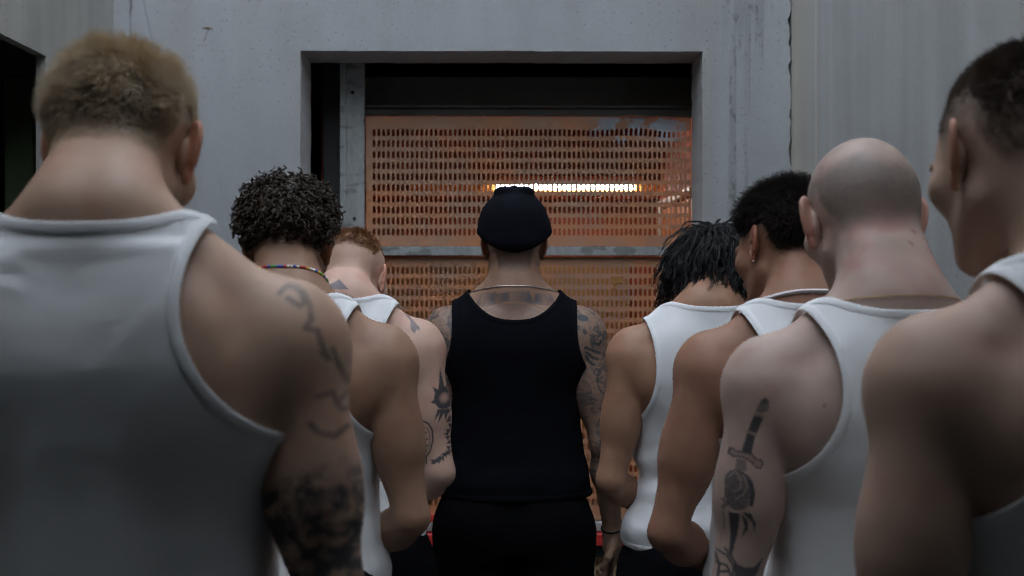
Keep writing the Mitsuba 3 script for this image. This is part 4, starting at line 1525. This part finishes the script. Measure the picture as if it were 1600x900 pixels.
# ginger man
person('person_002', 'ginger man with shaved sides and a triangle tattooed on his nape', (-.362, 3.02), 1.73, -6,
       Body(head=(38, -12, 2), pivot=(-.006, .066, 1.515), broad=1.0, muscle=.94),
       PALE, dict(seed=3, rz=.14), short_hair('mat_hair_ginger', 6000, lambda q, s: .002 + .018 * ss(.0, .05, s), .0005, seed=31, lift=.5, hairline=lambda q: scalp(q, back=-.01, side=.040)),
       stubble=stub((.22, .12, .07), .38), tattoo=tattoo_sun, fine=lambda c: (near((.235, -.04, 1.31), .20)(c) & (c[:, 1] < .01) & (c[:, 0] > .14)) | near((0, -.09, 1.52), .07)(c))

# man in the cap
p = person('person_003', 'man in black flat cap and black vest standing at the centre facing the door', (.040, 3.42), 1.755, 0,
       Body(head=(4, 0, 0), pivot=(.0, .008, 1.572), broad=1.0, muscle=1.0, arms=dict(L=dict(e=(.055, -.035, -.295), w=(.272, .045, .835), hand='hang'), R=dict(e=(.055, -.035, -.295), w=(.272, .045, .835), hand='hang'))),
       (.29, .175, .12), dict(zn=1.42, pn=2.6, wn=.108, zt=1.47, zf=1.34, hem=.95, waist=.03, xc=.272, ra=.108, zc=1.40, rz=.16, rzu=.3, mat='mat_vest_black', seed=4), None,
       stubble=stub((.05, .04, .035), .85, hl=lambda q: np.where(q[:, 2] < -.02, q[:, 2] + .112 - 6 * np.maximum(0, np.abs(q[:, 0]) - .042) - 3 * np.maximum(0, q[:, 1] + .01), scalp(q))), tattoo=tattoo_sleeves, fine=lambda c: ((np.abs(c[:, 0]) > .12) & (c[:, 2] < 1.48) & (c[:, 2] > .98) & (c[:, 1] < .0)) | (near((0, -.10, 1.45), .13)(c) & (c[:, 1] < -.05)))
flat_cap(p)
chain(p, ring_on(p, (0, -.012, 1.488), 16), .0016, 'mat_silver', label='fine silver chain')
for i, sd in enumerate((-1, 1)):
    S_, E_, W_, _h = p['b'].arm[sd]
    dd = (W_ - E_) / np.linalg.norm(W_ - E_)
    a_ = np.cross(dd, [0, 1.0, 0])
    a_ /= np.linalg.norm(a_)
    b_ = np.cross(dd, a_)
    th = np.arange(40) / 40 * 2 * np.pi
    add('person_003__bracelet' + ('' if i == 0 else '_001'), tube(p['world'](W_ - dd * .012 + .0300 * (np.cos(th)[:, None] * a_ + np.sin(th)[:, None] * b_)), .003, 8, closed=True), 'mat_black', smooth=True)

# wet-haired man
person('person_004', 'man with wavy wet black hair in a white vest, right of the capped man', (.485, 2.97), 1.71, 3,
       Body(head=(32, 4, 3), pivot=(.036, .056, 1.533), broad=1.02, muscle=.92),
       OLIVE, dict(seed=5, wr=.006, folds=lambda P: .010 * np.exp(-((P[:, 2] - 1.00 - .15 * P[:, 0]) / .045) ** 2) - .009 * np.exp(-((P[:, 2] - 1.12 - .2 * P[:, 0]) / .022) ** 2) + .005 * np.exp(-((P[:, 2] - 1.17 - .2 * P[:, 0]) / .02) ** 2), xc=.275, ra=.13, zc=1.36, rz=.19, rzu=.25), wavy_hair('mat_hair_wet', 680),
       stubble=stub((.03, .022, .018), .8))

# man with short afro
p = person('person_005', 'man with a short afro, an ear stud and a silver rope chain', (.555, 2.33), 1.73, 6,
       Body(head=(26, 24, 2), pivot=(-.006, .05, 1.562), broad=1.0, muscle=1.0, arms=dict(L=dict(e=(.085, -.02, -.30)))),
       BROWN, dict(seed=6),
       coil_hair('mat_hair_afro', 6500, .034, .0026, 3.2, .0006, lambda q: scalp(q, back=-.066, side=.0), .014, strands=1, seed=61, top=1.45, pts=16),
       stubble=stub((.03, .022, .018), .8))
chain(p, ring_on(p, (0, -.012, 1.500), 20), .0027, 'mat_silver', twist=1, label='twisted silver rope chain')
st = trimesh.creation.icosphere(2, .0026)
st.apply_translation(p['world'](p['b'].head_to_body((-.079, .006, -.066))))
add('person_005__ear_stud', st, 'mat_silver', smooth=True)

# shaven-headed man
p = person('person_006', 'shaven-headed man with a dagger and rose tattoo on his arm', (.555, 1.83), 1.745, 5,
       Body(head=(24, 3, -2), pivot=(-.004, .048, 1.583), broad=1.0, muscle=.95, headscale=1.02, nape=1.06),
       (.43, .315, .265), dict(seed=7, zn=1.490), None, ear_flare=46, ear_size=1.10, tattoo=tattoo_dagger, fine=lambda c: (c[:, 0] < -.165) & (c[:, 2] < 1.40) & (c[:, 2] > 1.04) & (c[:, 1] < .03),
       stubble=stub((.12, .105, .095), .85, top=lambda q: np.clip(.35 + .9 * ss(.05, -.02, q[:, 2]) + 1.5 * nz(q, 20, 6), 0, 1)), redness=blotchy)
chain(p, ring_on(p, (0, -.012, 1.494), 12), .0007, 'mat_gold', label='thin gold chain')

# near right man
person('person_007', 'man with a dark cropped fade, cut off by the right edge of the picture', (.625, 1.32), 1.80, 8,
       Body(head=(22, 8, 4), pivot=(-.044, .058, 1.571), broad=1.04, muscle=1.0, headscale=1.0, nape=1.04),
       (.40, .265, .20), dict(seed=8), short_hair('mat_hair_brown', 14000, lambda q, s: .003 + .015 * ss(.02, .09, s), .00042, seed=81, lift=.5, hairline=lambda q: scalp(q, back=-.055, side=.012)), ear_flare=36, ear_size=1.05,
       stubble=stub((.05, .038, .032), .8))
